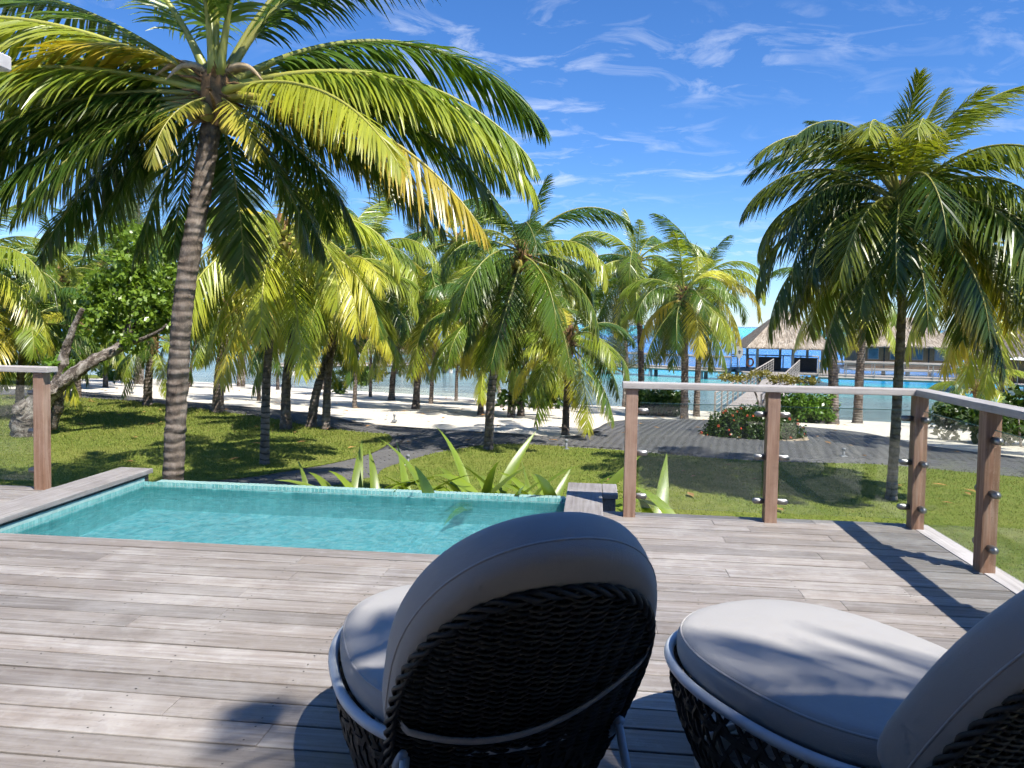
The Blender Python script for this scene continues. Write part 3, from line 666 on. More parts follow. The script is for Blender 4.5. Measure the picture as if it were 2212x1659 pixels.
# --- the tall palm by the pool, frond by frond
def hero_main(root, c):
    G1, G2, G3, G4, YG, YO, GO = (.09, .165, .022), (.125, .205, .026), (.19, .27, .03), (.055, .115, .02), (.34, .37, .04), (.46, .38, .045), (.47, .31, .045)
    L = [  # azimuth, start elevation, bend, length, colour, tip, sway
        (-34, 4, 58, 2.9, YG, .25, -8), (-8, 16, 76, 3.75, (.30, .36, .035), .3, 4), (12, 36, 86, 3.9, G1, .1, 5), (-2, 18, 70, 3.6, G3, .2, -6), (-17, -4, 52, 3.4, (.40, .33, .045), .9, 5),
        (12, 64, 76, 3.8, G4, .1, 10), (40, 70, 70, 3.6, G1, .1, 0), (-82, 86, 40, 3.4, G3, .1, 10), (-50, 74, 50, 3.5, G2, .1, -14), (112, 76, 66, 3.4, G2, .1, 10), (165, 66, 66, 3.7, G3, .1, 8),
        (170, 36, 34, 3.8, G1, .2, -4), (-168, 28, 58, 3.6, (.28, .33, .035), .5, -5), (-160, 10, 48, 3.4, G3, .4, 6), (178, 14, 50, 3.4, G2, .3, 4), (-172, -6, 46, 2.9, G1, .3, 6), (160, -14, 48, 2.5, G4, .3, 0), (-156, -20, 42, 2.3, G4, .4, -6),
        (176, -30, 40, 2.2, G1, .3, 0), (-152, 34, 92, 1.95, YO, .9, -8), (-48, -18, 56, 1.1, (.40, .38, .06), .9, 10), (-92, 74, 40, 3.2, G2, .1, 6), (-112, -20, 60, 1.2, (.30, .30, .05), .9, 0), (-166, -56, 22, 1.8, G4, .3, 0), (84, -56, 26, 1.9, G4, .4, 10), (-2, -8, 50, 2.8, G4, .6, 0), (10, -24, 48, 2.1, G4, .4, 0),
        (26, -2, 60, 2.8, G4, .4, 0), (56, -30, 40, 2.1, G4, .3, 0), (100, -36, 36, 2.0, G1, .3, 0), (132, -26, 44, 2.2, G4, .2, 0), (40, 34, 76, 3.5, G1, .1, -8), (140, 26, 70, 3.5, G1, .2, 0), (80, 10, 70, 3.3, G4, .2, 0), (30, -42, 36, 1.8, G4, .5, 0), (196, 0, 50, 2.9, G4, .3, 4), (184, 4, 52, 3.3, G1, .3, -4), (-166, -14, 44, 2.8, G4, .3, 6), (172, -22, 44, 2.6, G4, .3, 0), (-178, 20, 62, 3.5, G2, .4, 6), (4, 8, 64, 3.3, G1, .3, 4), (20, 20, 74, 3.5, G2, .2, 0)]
    for i, (az, e0, bd, ln, cl, tip, swy) in enumerate(L):
        short = ln < 2
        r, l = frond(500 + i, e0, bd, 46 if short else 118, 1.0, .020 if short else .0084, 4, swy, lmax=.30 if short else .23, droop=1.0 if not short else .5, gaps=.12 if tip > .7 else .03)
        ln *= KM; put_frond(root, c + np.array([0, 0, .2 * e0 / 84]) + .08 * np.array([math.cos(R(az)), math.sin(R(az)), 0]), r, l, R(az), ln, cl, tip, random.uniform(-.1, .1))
    for i, (az, e0, ln) in enumerate(((-20, 15, .6), (10, 25, .55), (200, 20, .6), (-140, 10, .5))):   # dry flower sheaths
        P = [(0, 0, 0), (.3 * ln, 0, .12), (.7 * ln, 0, .1), (ln, 0, -.1)]
        o = add('flower_sheath', tube('flower_sheath', spline(P, 5), [.015, .02, .02, .025, .03, .035, .04, .04, .04, .035, .03, .025, .02, .015, .01, .004], MDEAD, 6), root, c + np.array([0, 0, .1]), (0, -R(e0) * .5, R(az)))
mb = PY(366, 1100, 8.1); mb[2] = -1.0; mc = PY(467, 205, mb[1] + .1); KM = 1.0
def midpt(px, py, Y, b): return PY(px, py, Y) - b
palm('tall coconut palm with ringed leaning trunk standing beside the pool', mb, mc, 5, .108, hero=hero_main, nuts=7, seed=1, r1=.10, flare=1.1, mids=[midpt(382, 860, mb[1], mb), midpt(398, 640, mb[1], mb), midpt(432, 430, mb[1] + .05, mb)])

def palm_at(label, bpx, cpx, L, wpx, dY=0., Y=None, **k):
    b = G(*bpx) if Y is None else np.array([*PY(bpx[0], bpx[1], Y)[:2], 0.])
    if Y is not None: b[2] = float(tz(b[0], b[1]))
    c = PY(cpx[0], cpx[1], b[1] + dY); return palm(label, b, c, L, wpx * b[1] / FPX / 2, **k)
palm_at('golden fronded palm with slim straight trunk on the lawn', (571, 1008), (606, 505), 2.6, 20, yellow=1.0, nf=24, nuts=9, old=.42, top=58, seed=2, bow=-.02)
palm_at('palm with swollen striped base between lawn and path', (618, 931), (655, 665), 2.0, 22, flare=2.3, seed=3, yellow=.2, bow=-.1, old=.3)
palm_at('palm with a strongly right leaning trunk rising from the path edge', (668, 927), (745, 660), 2.0, 20, flare=1.9, seed=4, bow=.1, old=.3)
palm_at('thin ringed palm just right of the leaning pair of trunks', (703, 932), (737, 575), 2.3, 18, seed=5, flare=1.7, yellow=.2, old=.35)
palm_at('dark trunked palm on the sand behind the pool palm', (470, 894), (492, 670), 2.2, 24, seed=6, flare=1.6, yellow=.25, old=.3)
palm_at('small palm by the dark path left of the tall palm trunk', (318, 880), (330, 738), 1.6, 19, seed=7, nf=14, top=70)
palm_at('slim palm behind the dead branches beside the leafy tree', (166, 862), (170, 690), 2.4, 17, seed=8, nf=16, old=.3)
palm_at('left edge palm with pale arching fronds above the railing', (42, 906), (54, 700), 2.3, 18, seed=9, yellow=.3)
palm_at('palm at the left border with browning fronds hanging into view', (-95, 915), (-75, 560), 2.9, 18, seed=10, yellow=.9)
palm_at('background palm left of the leafy tree, upper crown', (120, 838), (128, 590), 3.2, 10, seed=11, old=.3)
palm_at('background palm behind the leafy tree with tall crown', (228, 836), (222, 575), 3.2, 10, seed=12, old=.3)
palm_at('shore palm with dark leaning trunk in front of the water', (845, 864), (874, 690), 2.9, 13, seed=13, yellow=.25, flare=1.9, old=.5)
palm_at('shore palm with pale grey trunk leaning right on the sand', (897, 883), (940, 640), 3.0, 15, seed=14, yellow=.35, flare=2.0, old=.45)
palm_at('straight dark palm on the sand behind the curved striped palm', (1038, 897), (1049, 690), 2.5, 13, seed=15, flare=1.6, old=.4)
palm_at('curved striped palm growing at the junction of lawn and path', (1054, 976), (1128, 548), 2.4, 20, seed=16, yellow=.25, nf=24, nuts=5, bow=-.05)
palm_at('dark palm beside the staked sapling on the sand', (1124, 900), (1151, 700), 2.5, 15, seed=17, flare=1.7, old=.35)
palm_at('small palm with low arching fronds at the edge of the paving', (1221, 940), (1232, 735), 2.0, 16, seed=18, yellow=.25, nf=18, flare=1.6)
palm_at('bushy palm on the sand in the gap left of the pavilion', (1478, 905), (1478, 640), 2.8, 17, seed=19, yellow=.3, nf=26, nuts=4)
palm_at('darker palm just behind the bushy palm on the sand', (1504, 900), (1520, 600), 3.0, 14, seed=20)
palm_at('palm with pale crown behind the ironwood tree', (1385, 888), (1375, 565), 3.6, 15, seed=21)
palm_at('left of the two shore palms in front of the boardwalk', (1800, 916), (1788, 630), 2.6, 23, seed=22, yellow=.2, old=.4)
palm_at('right of the two shore palms in front of the boardwalk', (1852, 914), (1868, 640), 2.6, 20, seed=23, yellow=.2, old=.4)
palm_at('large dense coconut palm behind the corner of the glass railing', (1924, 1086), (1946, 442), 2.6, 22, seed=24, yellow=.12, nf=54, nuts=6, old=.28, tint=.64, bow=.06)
palm_at('palm at the right border with orange tinged hanging fronds', (2235, 985), (2215, 540), 3.2, 22, seed=25, yellow=.8, nf=22)
palm_at('young palm without a trunk sprouting behind the right railing', (2106, 930), (2108, 838), 2.3, 10, seed=26, nf=13, top=82, old=.06, yellow=.15)
palm_at('background palm in the thicket left of the golden palm', (560, 866), (540, 640), 2.4, 8, seed=27, old=.3)
palm_at('background palm in the thicket right of the golden palm', (800, 858), (803, 610), 3.2, 7, seed=28, old=.3)
palm_at('background palm behind the pale leaning shore palm', (985, 866), (1000, 600), 3.2, 7, seed=29, old=.3)
palm_at('background palm seen below the long right frond of the tall palm', (1185, 876), (1170, 640), 3.0, 7, seed=30, old=.3)
palm_at('low palm near the water behind the leaning trunks', (410, 836), (425, 720), 2.4, 7, seed=31, nf=16, old=.2)
palm_at('low palm on the shore behind the thin ringed palm', (600, 842), (596, 715), 2.2, 7, seed=32, nf=14, old=.2)

palm_at('background palm high behind the old golden frond tip', (930, 872), (985, 520), 3.3, 9, seed=33, old=.45)
palm_at('background palm with hanging fronds right of the leaning pair', (765, 880), (800, 540), 3.2, 9, seed=34, old=.5)
palm_at('background palm peeping out left of the small arching palm', (1150, 880), (1195, 560), 2.9, 9, seed=35, old=.45)
# ------------------------------------------------------------------ leafy trees and shrubs
def leaf_cloud(name, pts, size, mat, seed=0, aspect=.55, normal_up=.5):
    g = np.random.default_rng(seed); k = len(pts); d = nrm(g.normal(0, 1, (k, 3)) + np.array([0, 0, -.25])); n = nrm(g.normal(0, 1, (k, 3)) * (1 - normal_up) + np.array([0, 0, normal_up]))
    w = nrm(np.cross(d, n)); L = size * g.uniform(.6, 1.25, k)[:, None]; W = w * L * aspect * .5; n2 = nrm(np.cross(w, d)); mid = pts + d * L * .5 + n2 * L * .08
    V = np.stack([pts, mid - W, pts + d * L, mid + W], 1).reshape(-1, 3); F = np.arange(k * 4).reshape(-1, 4)
    uv = np.stack([np.tile([0, .5, 1, .5], k), np.repeat(g.random(k), 4)], 1); return mesh(name, V, F, mat, uv=uv)
def clump_points(g, centers, radii, n, shell=.55):
    i = g.integers(0, len(centers), n); d = nrm(g.normal(0, 1, (n, 3))); r = radii[i] * (shell + (1 - shell) * g.random(n)) ** 1.0
    return centers[i] + d * r[:, None] * np.array([1, 1, .75])
def ellipsoid_clumps(g, c, rad, n, cr):
    d = nrm(g.normal(0, 1, (n, 3))); q = g.random(n) ** .45; return c + d * q[:, None] * np.array(rad), g.uniform(cr * .6, cr * 1.2, n)
def limb(pts, r0, r1, mat, n=8, jit=.12):
    P = spline(np.array(pts), 7); r = np.linspace(r0, r1, len(P)); V, F = tube_arrays(P, r, n); V = np.array(V); V += rng.normal(0, 1, V.shape) * np.repeat(r, n)[:, None] * jit if len(V) == len(P) * n else 0
    return V, F
# gnarled tree with dead branches and a leafy crown
tb = G(58, 946); tY = tb[1]; rp = lambda px, py, dy=0.: PY(px, py, tY + dy) - tb
tree = empty('leafy_tree', tb, label='gnarled old tree with dead limbs and a dense round green crown', cat='tree')
V, F = limb([(0, 0, -.2), rp(60, 915), rp(75, 880), rp(118, 842), rp(150, 815), rp(210, 775, .3), rp(262, 745, .6), rp(285, 690, .9), rp(280, 620, 1.1)], .34, .06, MGNARL, 10); 
P = spline(np.array([(0, 0, -.2), rp(60, 915), rp(75, 880), rp(118, 842), rp(150, 815), rp(210, 775, .3), rp(262, 745, .6), rp(285, 690, .9), rp(280, 620, 1.1)]), 7)
rr = np.interp(np.linspace(0, 1, len(P)), [0, .12, .3, .45, .75, 1], [.30, .31, .20, .125, .10, .05]); V, F = tube_arrays(P, rr, 12); V = np.array(V) + rng.normal(0, .018, (len(V), 3))
add('trunk', mesh('trunk', V, F, MGNARL, True), tree)
for nm, pts, r0, r1 in (('dead_branch', [rp(120, 845, .1), rp(138, 770, .2), rp(152, 725, .2), rp(178, 666, .2)], .12, .045), ('stub', [rp(125, 842, .1), rp(124, 880, .15), rp(112, 925, .2)], .12, .09), ('stub', [rp(62, 900), rp(52, 890, -.1), rp(42, 878, -.2)], .17, .15), ('stub', [rp(95, 860), rp(104, 846, -.15), rp(108, 838, -.3)], .13, .12), ('branch', [rp(262, 745, .6), rp(300, 735, .4), rp(345, 715, .3), rp(360, 700, .3)], .06, .02)):
    V, F = limb(pts, r0, r1, MGNARL, 8); add(nm, mesh(nm, V, F, MGNARL, True), tree)
g = np.random.default_rng(3)
cc_, cr_ = [], []
for px, py, dy, rad, n in ((285, 690, 1.1, (1.05, 1.0, .75), 40), (270, 620, 1.2, (.85, .9, .8), 34), (300, 555, 1.3, (.75, .8, .7), 28), (330, 650, 1.0, (.8, .9, .9), 30), (225, 670, 1.2, (.6, .7, .7), 18), (290, 505, 1.3, (.5, .6, .5), 12), (360, 600, 1.1, (.5, .6, .9), 16)):
    a_, b_ = ellipsoid_clumps(g, rp(px, py, dy), rad, n, .26); cc_.append(a_); cr_.append(b_)
cc_ = np.vstack(cc_); cr_ = np.hstack(cr_); o = add('crown', leaf_cloud('crown', clump_points(g, cc_, cr_, 11000), .135, MBROAD, 5), tree, kind='stuff'); o.color = (.17, .265, .035, .5)
tw = []
for i in range(0, len(cc_), 5): tw.append(tube_arrays([rp(280, 640, 1.1), (rp(280, 640, 1.1) + cc_[i]) / 2 + g.normal(0, .1, 3), cc_[i]], [.04, .025, .008], 5))
V, F = merge(tw); add('twigs', mesh('twigs', V, F, MGNARL, True), tree)
a_ = rp(130, 800, .3); cc_, cr_ = ellipsoid_clumps(g, a_, (.28, .28, .28), 12, .13); o = add('water_shoot', leaf_cloud('water_shoot', clump_points(g, cc_, cr_, 420), .13, MBROAD, 6), tree, kind='stuff'); o.color = (.13, .23, .03, .3)

def small_tree(label, bpx, blobs, leaf, n, colr, stems, dY=0, name='shrub', cat='shrub', seed=1, cr=.25, mat=None, rstem=.035, shell=.5):
    b = G(*bpx); g = np.random.default_rng(seed); root = empty(name, b, label=label, cat=cat); q = lambda px, py, dy=0.: PY(px, py, b[1] + dy) - b; C, Rr = [], []
    for px, py, dy, rad, m in blobs: a_, b_ = ellipsoid_clumps(g, q(px, py, dy), rad, m, cr); C.append(a_); Rr.append(b_)
    C = np.vstack(C); Rr = np.hstack(Rr); o = add('foliage', leaf_cloud('foliage', clump_points(g, C, Rr, n, shell), leaf, mat or MBROAD, seed), root, kind='stuff'); o.color = (*colr, .3)
    for s in stems:
        V, F = limb([q(*p) for p in s], rstem, rstem * .4, MGNARL, 6, .08); add('stem', mesh('stem', V, F, MGNARL, True), root)
    return root, b, q
small_tree('small sea grape tree with twisted stem at the water edge', (740, 851), [(775, 805, 0, (1.2, .9, .45), 26), (735, 835, -.2, (.3, .3, .4), 7)], .20, 1500, (.11, .19, .03), [[(740, 851), (752, 825), (765, 805)], [(757, 822), (775, 812), (785, 800)]], seed=21, cr=.32, rstem=.07)
small_tree('leafy bush standing on the far left shore in front of the water', (240, 822), [(240, 795, 0, (.8, .7, .6), 16), (250, 812, 0, (.6, .6, .4), 10)], .22, 1100, (.11, .2, .03), [[(240, 822), (240, 800), (238, 785)]], seed=22, cr=.35)
small_tree('broad leaved sapling hanging over the sand in the middle', (1180, 882), [(1183, 852, 0, (.75, .6, .7), 14), (1195, 830, 0, (.5, .5, .6), 10)], .26, 700, (.05, .10, .018), [[(1180, 882), (1182, 860), (1186, 820)]], seed=23, cr=.3)
small_tree('staked sapling with a few big leaves on the sand', (1108, 903), [(1104, 862, 0, (.25, .25, .3), 6), (1122, 840, 0, (.3, .3, .4), 6)], .24, 170, (.06, .13, .02), [[(1108, 903), (1112, 875), (1128, 850)], [(1100, 905), (1101, 860), (1102, 800)]], seed=24, cr=.25, rstem=.07)
small_tree('dense green shrubs along the shore left of the ramp', (1430, 898), [(1425, 870, 0, (1.0, .7, .6), 26), (1395, 872, 0, (.6, .5, .5), 12), (1450, 880, 0, (.6, .5, .4), 10)], .2, 2600, (.05, .105, .018), [[(1430, 898), (1428, 870)]], seed=25, cr=.3)
small_tree('green shrubs filling the gap below the straight dark palm', (1085, 880), [(1010, 735, 0, (1.1, .8, .9), 26), (1060, 745, .5, (1.1, .8, .8), 26), (1000, 700, 0, (.7, .6, .6), 12)], .24, 2600, (.07, .135, .02), [[(1085, 880), (1070, 800), (1060, 745)]], seed=26, cr=.38, rstem=.09)
small_tree('glossy round shrub beside the planter box behind the forecourt', (1742, 913), [(1742, 872, 0, (1.0, .7, .8), 40), (1720, 895, 0, (.7, .6, .4), 16), (1765, 890, 0, (.7, .6, .45), 16)], .15, 5200, (.10, .2, .025), [[(1742, 913), (1742, 870)]], seed=27, cr=.3)
small_tree('tall leafy tree in the thicket behind the palm row', (1255, 868), [(1240, 640, 0, (1.2, 1, 1.4), 40), (1255, 600, 0, (.9, .8, 1.0), 24)], .24, 3600, (.085, .15, .022), [[(1255, 868), (1250, 760), (1242, 640)]], seed=28, cr=.42, rstem=.12, name='leafy_tree', cat='tree')
small_tree('dark shrubbery at the right border below the young palm', (2205, 965), [(2190, 915, .6, (.8, .6, .5), 34), (2250, 895, .6, (1.0, .8, .7), 28), (2130, 915, .3, (.5, .5, .35), 14), (2060, 900, 1.5, (.6, .5, .5), 14)], .22, 3600, (.045, .085, .016), [[(2205, 965), (2200, 900)]], seed=29, cr=.3)
small_tree('tall grey green thicket closing the far left background', (-40, 828), [(-30, 650, 0, (2.6, 1.5, 2.4), 60), (90, 690, 0, (2.2, 1.5, 1.8), 50), (170, 720, 0, (1.6, 1.2, 1.2), 30)], .30, 5000, (.07, .13, .02), [[(-40, 828), (-35, 700)]], seed=30, cr=.6, name='leafy_tree', cat='tree', rstem=.15)

# flower bed: ixora hedge with red flower heads, stones and an umbrella shaped little tree
hb = G(1625, 948); hedge = empty('flowering_hedge', hb, label='round dark hedge dotted with red flowers in the forecourt', cat='hedge')
g = np.random.default_rng(8); HR = np.array([1.10, .66, .62])
def hedge_pts(n, sh):
    d = nrm(g.normal(0, 1, (n, 3))); d[:, 2] = np.abs(d[:, 2]); d *= (sh + (1.04 - sh) * g.random(n))[:, None]; lump = 1 + .10 * np.sin(d[:, :1] * 9 + 2) * np.cos(d[:, 1:2] * 7) + .05 * np.sin(d[:, :1] * 23); return d * HR * lump * np.array([1, 1, 1.]) + np.array([0, 0, .10 + 0 * 1])
p_ = hedge_pts(9500, .72); low = hedge_pts(2500, .9); low[:, 2] *= .35; p_ = np.vstack([p_, low])
HS = 1.0
o = add('foliage', leaf_cloud('foliage', p_, .075, MBROAD, 9, .5, .35), hedge, kind='stuff'); o.color = (.05, .095, .016, .6)
core = hedge_pts(10, .5); _bm = bmesh.new(); bmesh.ops.create_icosphere(_bm, subdivisions=3, radius=1)
for _v in _bm.verts: _v.co = Vector((_v.co.x * HR[0] * .8, _v.co.y * HR[1] * .8, max(-.05, _v.co.z * HR[2] * .8 + .08)))
add('branch_core', bm_mesh('branch_core', _bm, m_plain('hedge_twigs', (.03, .04, .015), .9, 20, .5, .6)), hedge)
MRED = m_plain('red_petals', (.75, .10, .035), .5, 30, .3, .1)
def flower_mesh():
    parts = []
    for i in range(16):
        d = nrm(np.random.default_rng(i).normal(0, 1, 3) * np.array([1, 1, .6]) + np.array([0, 0, .5])); c = d * .032; s = nrm(np.cross(d, [0.3, .2, 1.])); t = np.cross(d, s)
        parts.append(([c + s * .016, c + t * .016, c - s * .016, c - t * .016, c + d * .01], [(0, 1, 4), (1, 2, 4), (2, 3, 4), (3, 0, 4)]))
    V, F = merge(parts); return mesh('flower_head', V, F, MRED)
FL = flower_mesh()
for i in range(28):
    d = nrm(g.normal(0, 1, 3)); d[1] = -abs(d[1]) if i < 44 else d[1]; d[2] = abs(d[2]) * .8; d = nrm(d); add('flower_head', FL, hedge, d * HR * 1.07 + np.array([0, 0, .1]), (0, 0, i)).scale = (random.uniform(.5, .95),) * 3
MSTONE = m_plain('border_stone', (.34, .27, .19), .9, 9, .35, .5)
for i in range(20):
    a_ = math.pi * (1.0 + i / 19); _bm = bmesh.new(); bmesh.ops.create_icosphere(_bm, subdivisions=2, radius=.07)
    for _v in _bm.verts: _v.co = Vector((_v.co.x * 1.4, _v.co.y, _v.co.z * .7)) * (1 + random.uniform(-.15, .15))
    add('border_stone', bm_mesh('border_stone', _bm, MSTONE), hedge, (math.cos(a_) * HR[0] * 1.06, math.sin(a_) * HR[1] * 1.1, .04), (0, 0, a_))
hY = hb[1]
umb, ub, uq = small_tree('little umbrella shaped tree with orange tinged leaves above the hedge', (1640, 945), [(1590, 814, .1, (.50, .5, .045), 22), (1690, 818, -.1, (.55, .5, .05), 24), (1745, 822, 0, (.35, .4, .04), 14), (1640, 806, .2, (.3, .4, .04), 10)], .06, 2400, (.22, .19, .03), [[(1640, 945), (1641, 900), (1637, 865), (1625, 840), (1590, 820)], [(1643, 895), (1655, 855), (1668, 832), (1695, 822)], [(1660, 850), (1700, 830), (1740, 824)], [(1628, 845), (1640, 825), (1645, 810)]], seed=31, cr=.12, name='umbrella_tree', cat='tree', rstem=.035)

# ironwood trees: feathery grey green needles
def ironwood(label, bpx, top, w, n, colr, seed, dY=0):
    b = G(*bpx); g = np.random.default_rng(seed); root = empty('ironwood_tree', b, label=label, cat='tree', group='feathery ironwood trees behind the palms'); t = PY(top[0], top[1], b[1]) - b; H = t[2]
    V, F = limb([(0, 0, -.2), t * .35 + np.array([.1, 0, 0]), t * .7, t * .97], H * .022, .015, MGNARL, 7, .06); add('trunk', mesh('trunk', V, F, MGNARL, True), root)
    br, tips = [], []
    for i in range(70):
        u = .22 + .76 * (i + g.random()) / 70; a_ = g.uniform(0, 6.28); L = w * (1.05 - u) ** .7 * g.uniform(.6, 1.1) + .15; s = t * u; d = np.array([math.cos(a_), math.sin(a_), .45]); m_ = s + d * L * .6; e_ = s + d * L * np.array([1, 1, 1.1]); br.append(tube_arrays([s, m_, e_], [.03, .018, .006], 4))
        for q in np.linspace(.3, 1.05, 7): tips.append((s + (e_ - s) * q, L))
    V, F = merge(br); add('branches', mesh('branches', V, F, MGNARL, True), root)
    P0 = np.array([p for p, _ in tips]); i = g.integers(0, len(P0), n); p = P0[i] + g.normal(0, .16, (n, 3)); d = nrm(g.normal(0, .55, (n, 3)) + np.array([0, 0, -.35])); Ln = g.uniform(.18, .42, n)[:, None]; wv = nrm(np.cross(d, g.normal(0, 1, (n, 3)))) * .008
    mid = p + d * Ln * .5; end = p + nrm(d - np.array([0, 0, .6])) * Ln; V = np.stack([p - wv, p + wv, end], 1).reshape(-1, 3)
    o = add('needles', mesh('needles', V, np.arange(n * 3).reshape(-1, 3), MNEEDLE, uv=np.stack([np.tile([0, 0, 1.], n), np.repeat(g.random(n), 3)], 1)), root, kind='stuff'); o.color = (*colr, .3)
ironwood('feathery ironwood tree rising left of the tall palm trunk', (300, 830), (300, 360), 3.2, 26000, (.10, .145, .05), 1)
ironwood('feathery ironwood tree behind the golden palm', (520, 835), (520, 395), 3.0, 22000, (.10, .14, .05), 2)
ironwood('feathery ironwood filling the gap behind the long right frond', (900, 846), (905, 420), 3.2, 24000, (.09, .13, .045), 5)
ironwood('feathery ironwood standing behind the curved striped palm', (1040, 852), (1035, 450), 3.0, 22000, (.085, .125, .04), 6)
ironwood('feathery ironwood behind the golden palm, right of it', (700, 842), (715, 410), 3.2, 22000, (.09, .13, .045), 7)
ironwood('slender pointed ironwood left of the pale background palm', (1275, 868), (1272, 520), 1.6, 12000, (.09, .12, .05), 3)
ironwood('full dark ironwood left of the bushy sand palm', (1350, 880), (1345, 560), 2.2, 20000, (.065, .10, .035), 4)

# strap leaved lilies below the pool rim
def lily_leaf(L, w, tilt, droop, seed, twist=0.):
    g = random.Random(seed); m = 10; V, F = [], []; e = R(90 - tilt); p = np.array([0., 0, 0])
    for i in range(m + 1):
        s = i / m; ww = w * (.55 + .9 * s if s < .5 else 1.0) * (1 - max(0, (s - .5) / .5) ** 1.7) * .5; d = np.array([math.cos(e), 0, math.sin(e)]); nn = np.array([-math.sin(e), 0, math.cos(e)]); ct, st = math.cos(twist * s), math.sin(twist * s)
        b = np.array([0, ct, 0]) + nn * st; fold = nn * ct * ww * .45
        V += [p + b * ww + fold, p, p - b * ww + fold]
        p = p + d * L / m; e -= droop / m * (.4 + 1.4 * s)
    for i in range(m):
        a_ = i * 3; F += [(a_, a_ + 1, a_ + 4, a_ + 3), (a_ + 1, a_ + 2, a_ + 5, a_ + 4)]
    uv = np.stack([np.repeat(np.linspace(0, 1, m + 1), 3), np.tile([.9, .1, .9], m + 1)], 1)
    return mesh('leaf', V, np.array(F), MLILY, True, uv=uv)
LL = [lily_leaf(1.0, .07, t_, dr, i, tw_) for i, (t_, dr, tw_) in enumerate(((16, 1.0, .5), (28, 1.1, -.6), (38, 1.2, .4), (24, 1.8, -.3), (30, .5, .9), (20, 2.4, .2)))]
random.seed(5)
LP = [(-3.55, 7.35, 1.0, 4, 'two small lily leaves peeping over the rim beside the palm trunk'), (-2.75, 7.40, 1.12, 7, 'low lily at the left half of the pool rim'), (-2.05, 7.30, 1.22, 9, 'broad lily clump at the rim left of the path light'), (-1.42, 7.38, 1.32, 10, 'lily with a wide pale leaf in front of the path light'), (-1.75, 7.55, 1.3, 8, 'lily set back between two rim clumps left of the path light'), (-1.1, 7.6, 1.4, 8, 'lily set back right of the wide pale leaf'), (-.5, 7.6, 1.42, 8, 'lily set back behind the arching one at the right'), (-2.4, 7.55, 1.22, 7, 'lily set back at the left half of the rim'), (-.82, 7.32, 1.40, 10, 'tallest lily with one long dark leaf above the rim'), (-.25, 7.36, 1.36, 10, 'arching lily near the right end of the pool rim'), (.62, 7.0, 1.34, 9, 'upright lily between the coping block and the railing post'), (1.05, 6.75, 1.2, 8, 'lily with a drooping striped leaf behind the first glass panel')]
for u, vv, sc, n, lab in LP:
    root = empty('lily_plant', UV(u, vv, -.86), label=lab, cat='plant', group='strap leaved lilies along the pool rim')
    for i in range(n):
        o = add('leaf', random.choice(LL), root, (0, 0, 0), (0, 0, i * 2.4 + random.uniform(-.4, .4))); s = sc * random.uniform(.75, 1.15) * .98; o.scale = (s, s * random.uniform(1.0, 1.6), s); k = random.uniform(.8, 1.25); o.color = (.165 * k, .235 * k, .032, .5)
    V, F = tube_arrays([(0, 0, -.05), (0, 0, .12), (0, 0, .3)], [.07, .06, .03], 8); add('leaf_base', mesh('leaf_base', V, F, MRACHIS, True), root).color = (.2, .26, .06, 0)

# path lights
MGREY = m_plain('grey_metal', (.22, .23, .24), .5, 20, .2, .1); MPAD = m_plain('concrete_pad', (.5, .48, .44), .9, 20, .2, .3)
for i, (px, py, hp, lab) in enumerate(((881, 1010, 28, 'path light on a white pad at the branching path'), (1223, 975, 26, 'path light on the lawn edge below the small palm'), (852, 912, 17, 'path light standing in the sand beyond the path'), (1315, 900, 13, 'path light on the sand above the forecourt'), (1822, 990, 22, 'path light by the forecourt edge behind the corner panel'), (285, 850, 12, 'little path light on the sand left of the tall palm'))):
    b = G(px, py); H = hp * b[1] / FPX; root = empty('path_light', b, label=lab, cat='path light', group='short grey path lights')
    add('stem', tube('stem', [(0, 0, -.1), (0, 0, .3 * H), (0, 0, H * .8)], [.022, .022, .022], MGREY, 10), root); add('lamp_head', tube('lamp_head', [(0, 0, H * .78), (0, 0, H * .8), (0, 0, H), (0, 0, H * 1.03)], [.022, .034, .034, .02], MGREY, 10), root)
    add('pad', box('pad', .12, .12, .05, MPAD if i == 0 else MGREY, .008), root, (0, 0, .03))
# fallen leaves
MFALL = m_plain('fallen_leaf', (.36, .19, .06), .7, 5, .4, .1)
fv, ff = [], []
g = np.random.default_rng(77)
for i in range(280):
    x, y = g.uniform(-16, 12), g.uniform(9, 36); z = float(tz(x, y)) + .075; a_ = g.uniform(0, 6.28); L = g.uniform(.06, .13); c_, s_ = math.cos(a_), math.sin(a_); k = len(fv)
    fv += [(x - c_ * L, y - s_ * L, z), (x - s_ * L * .4, y + c_ * L * .4, z + .02), (x + c_ * L, y + s_ * L, z + .015), (x + s_ * L * .4, y - c_ * L * .4, z + .02)]; ff.append((k, k + 1, k + 2, k + 3))
add('fallen_leaves', mesh('fallen_leaves', fv, ff, MFALL), kind='stuff', label='dry brown leaves scattered over the lawn and path', cat='leaves')
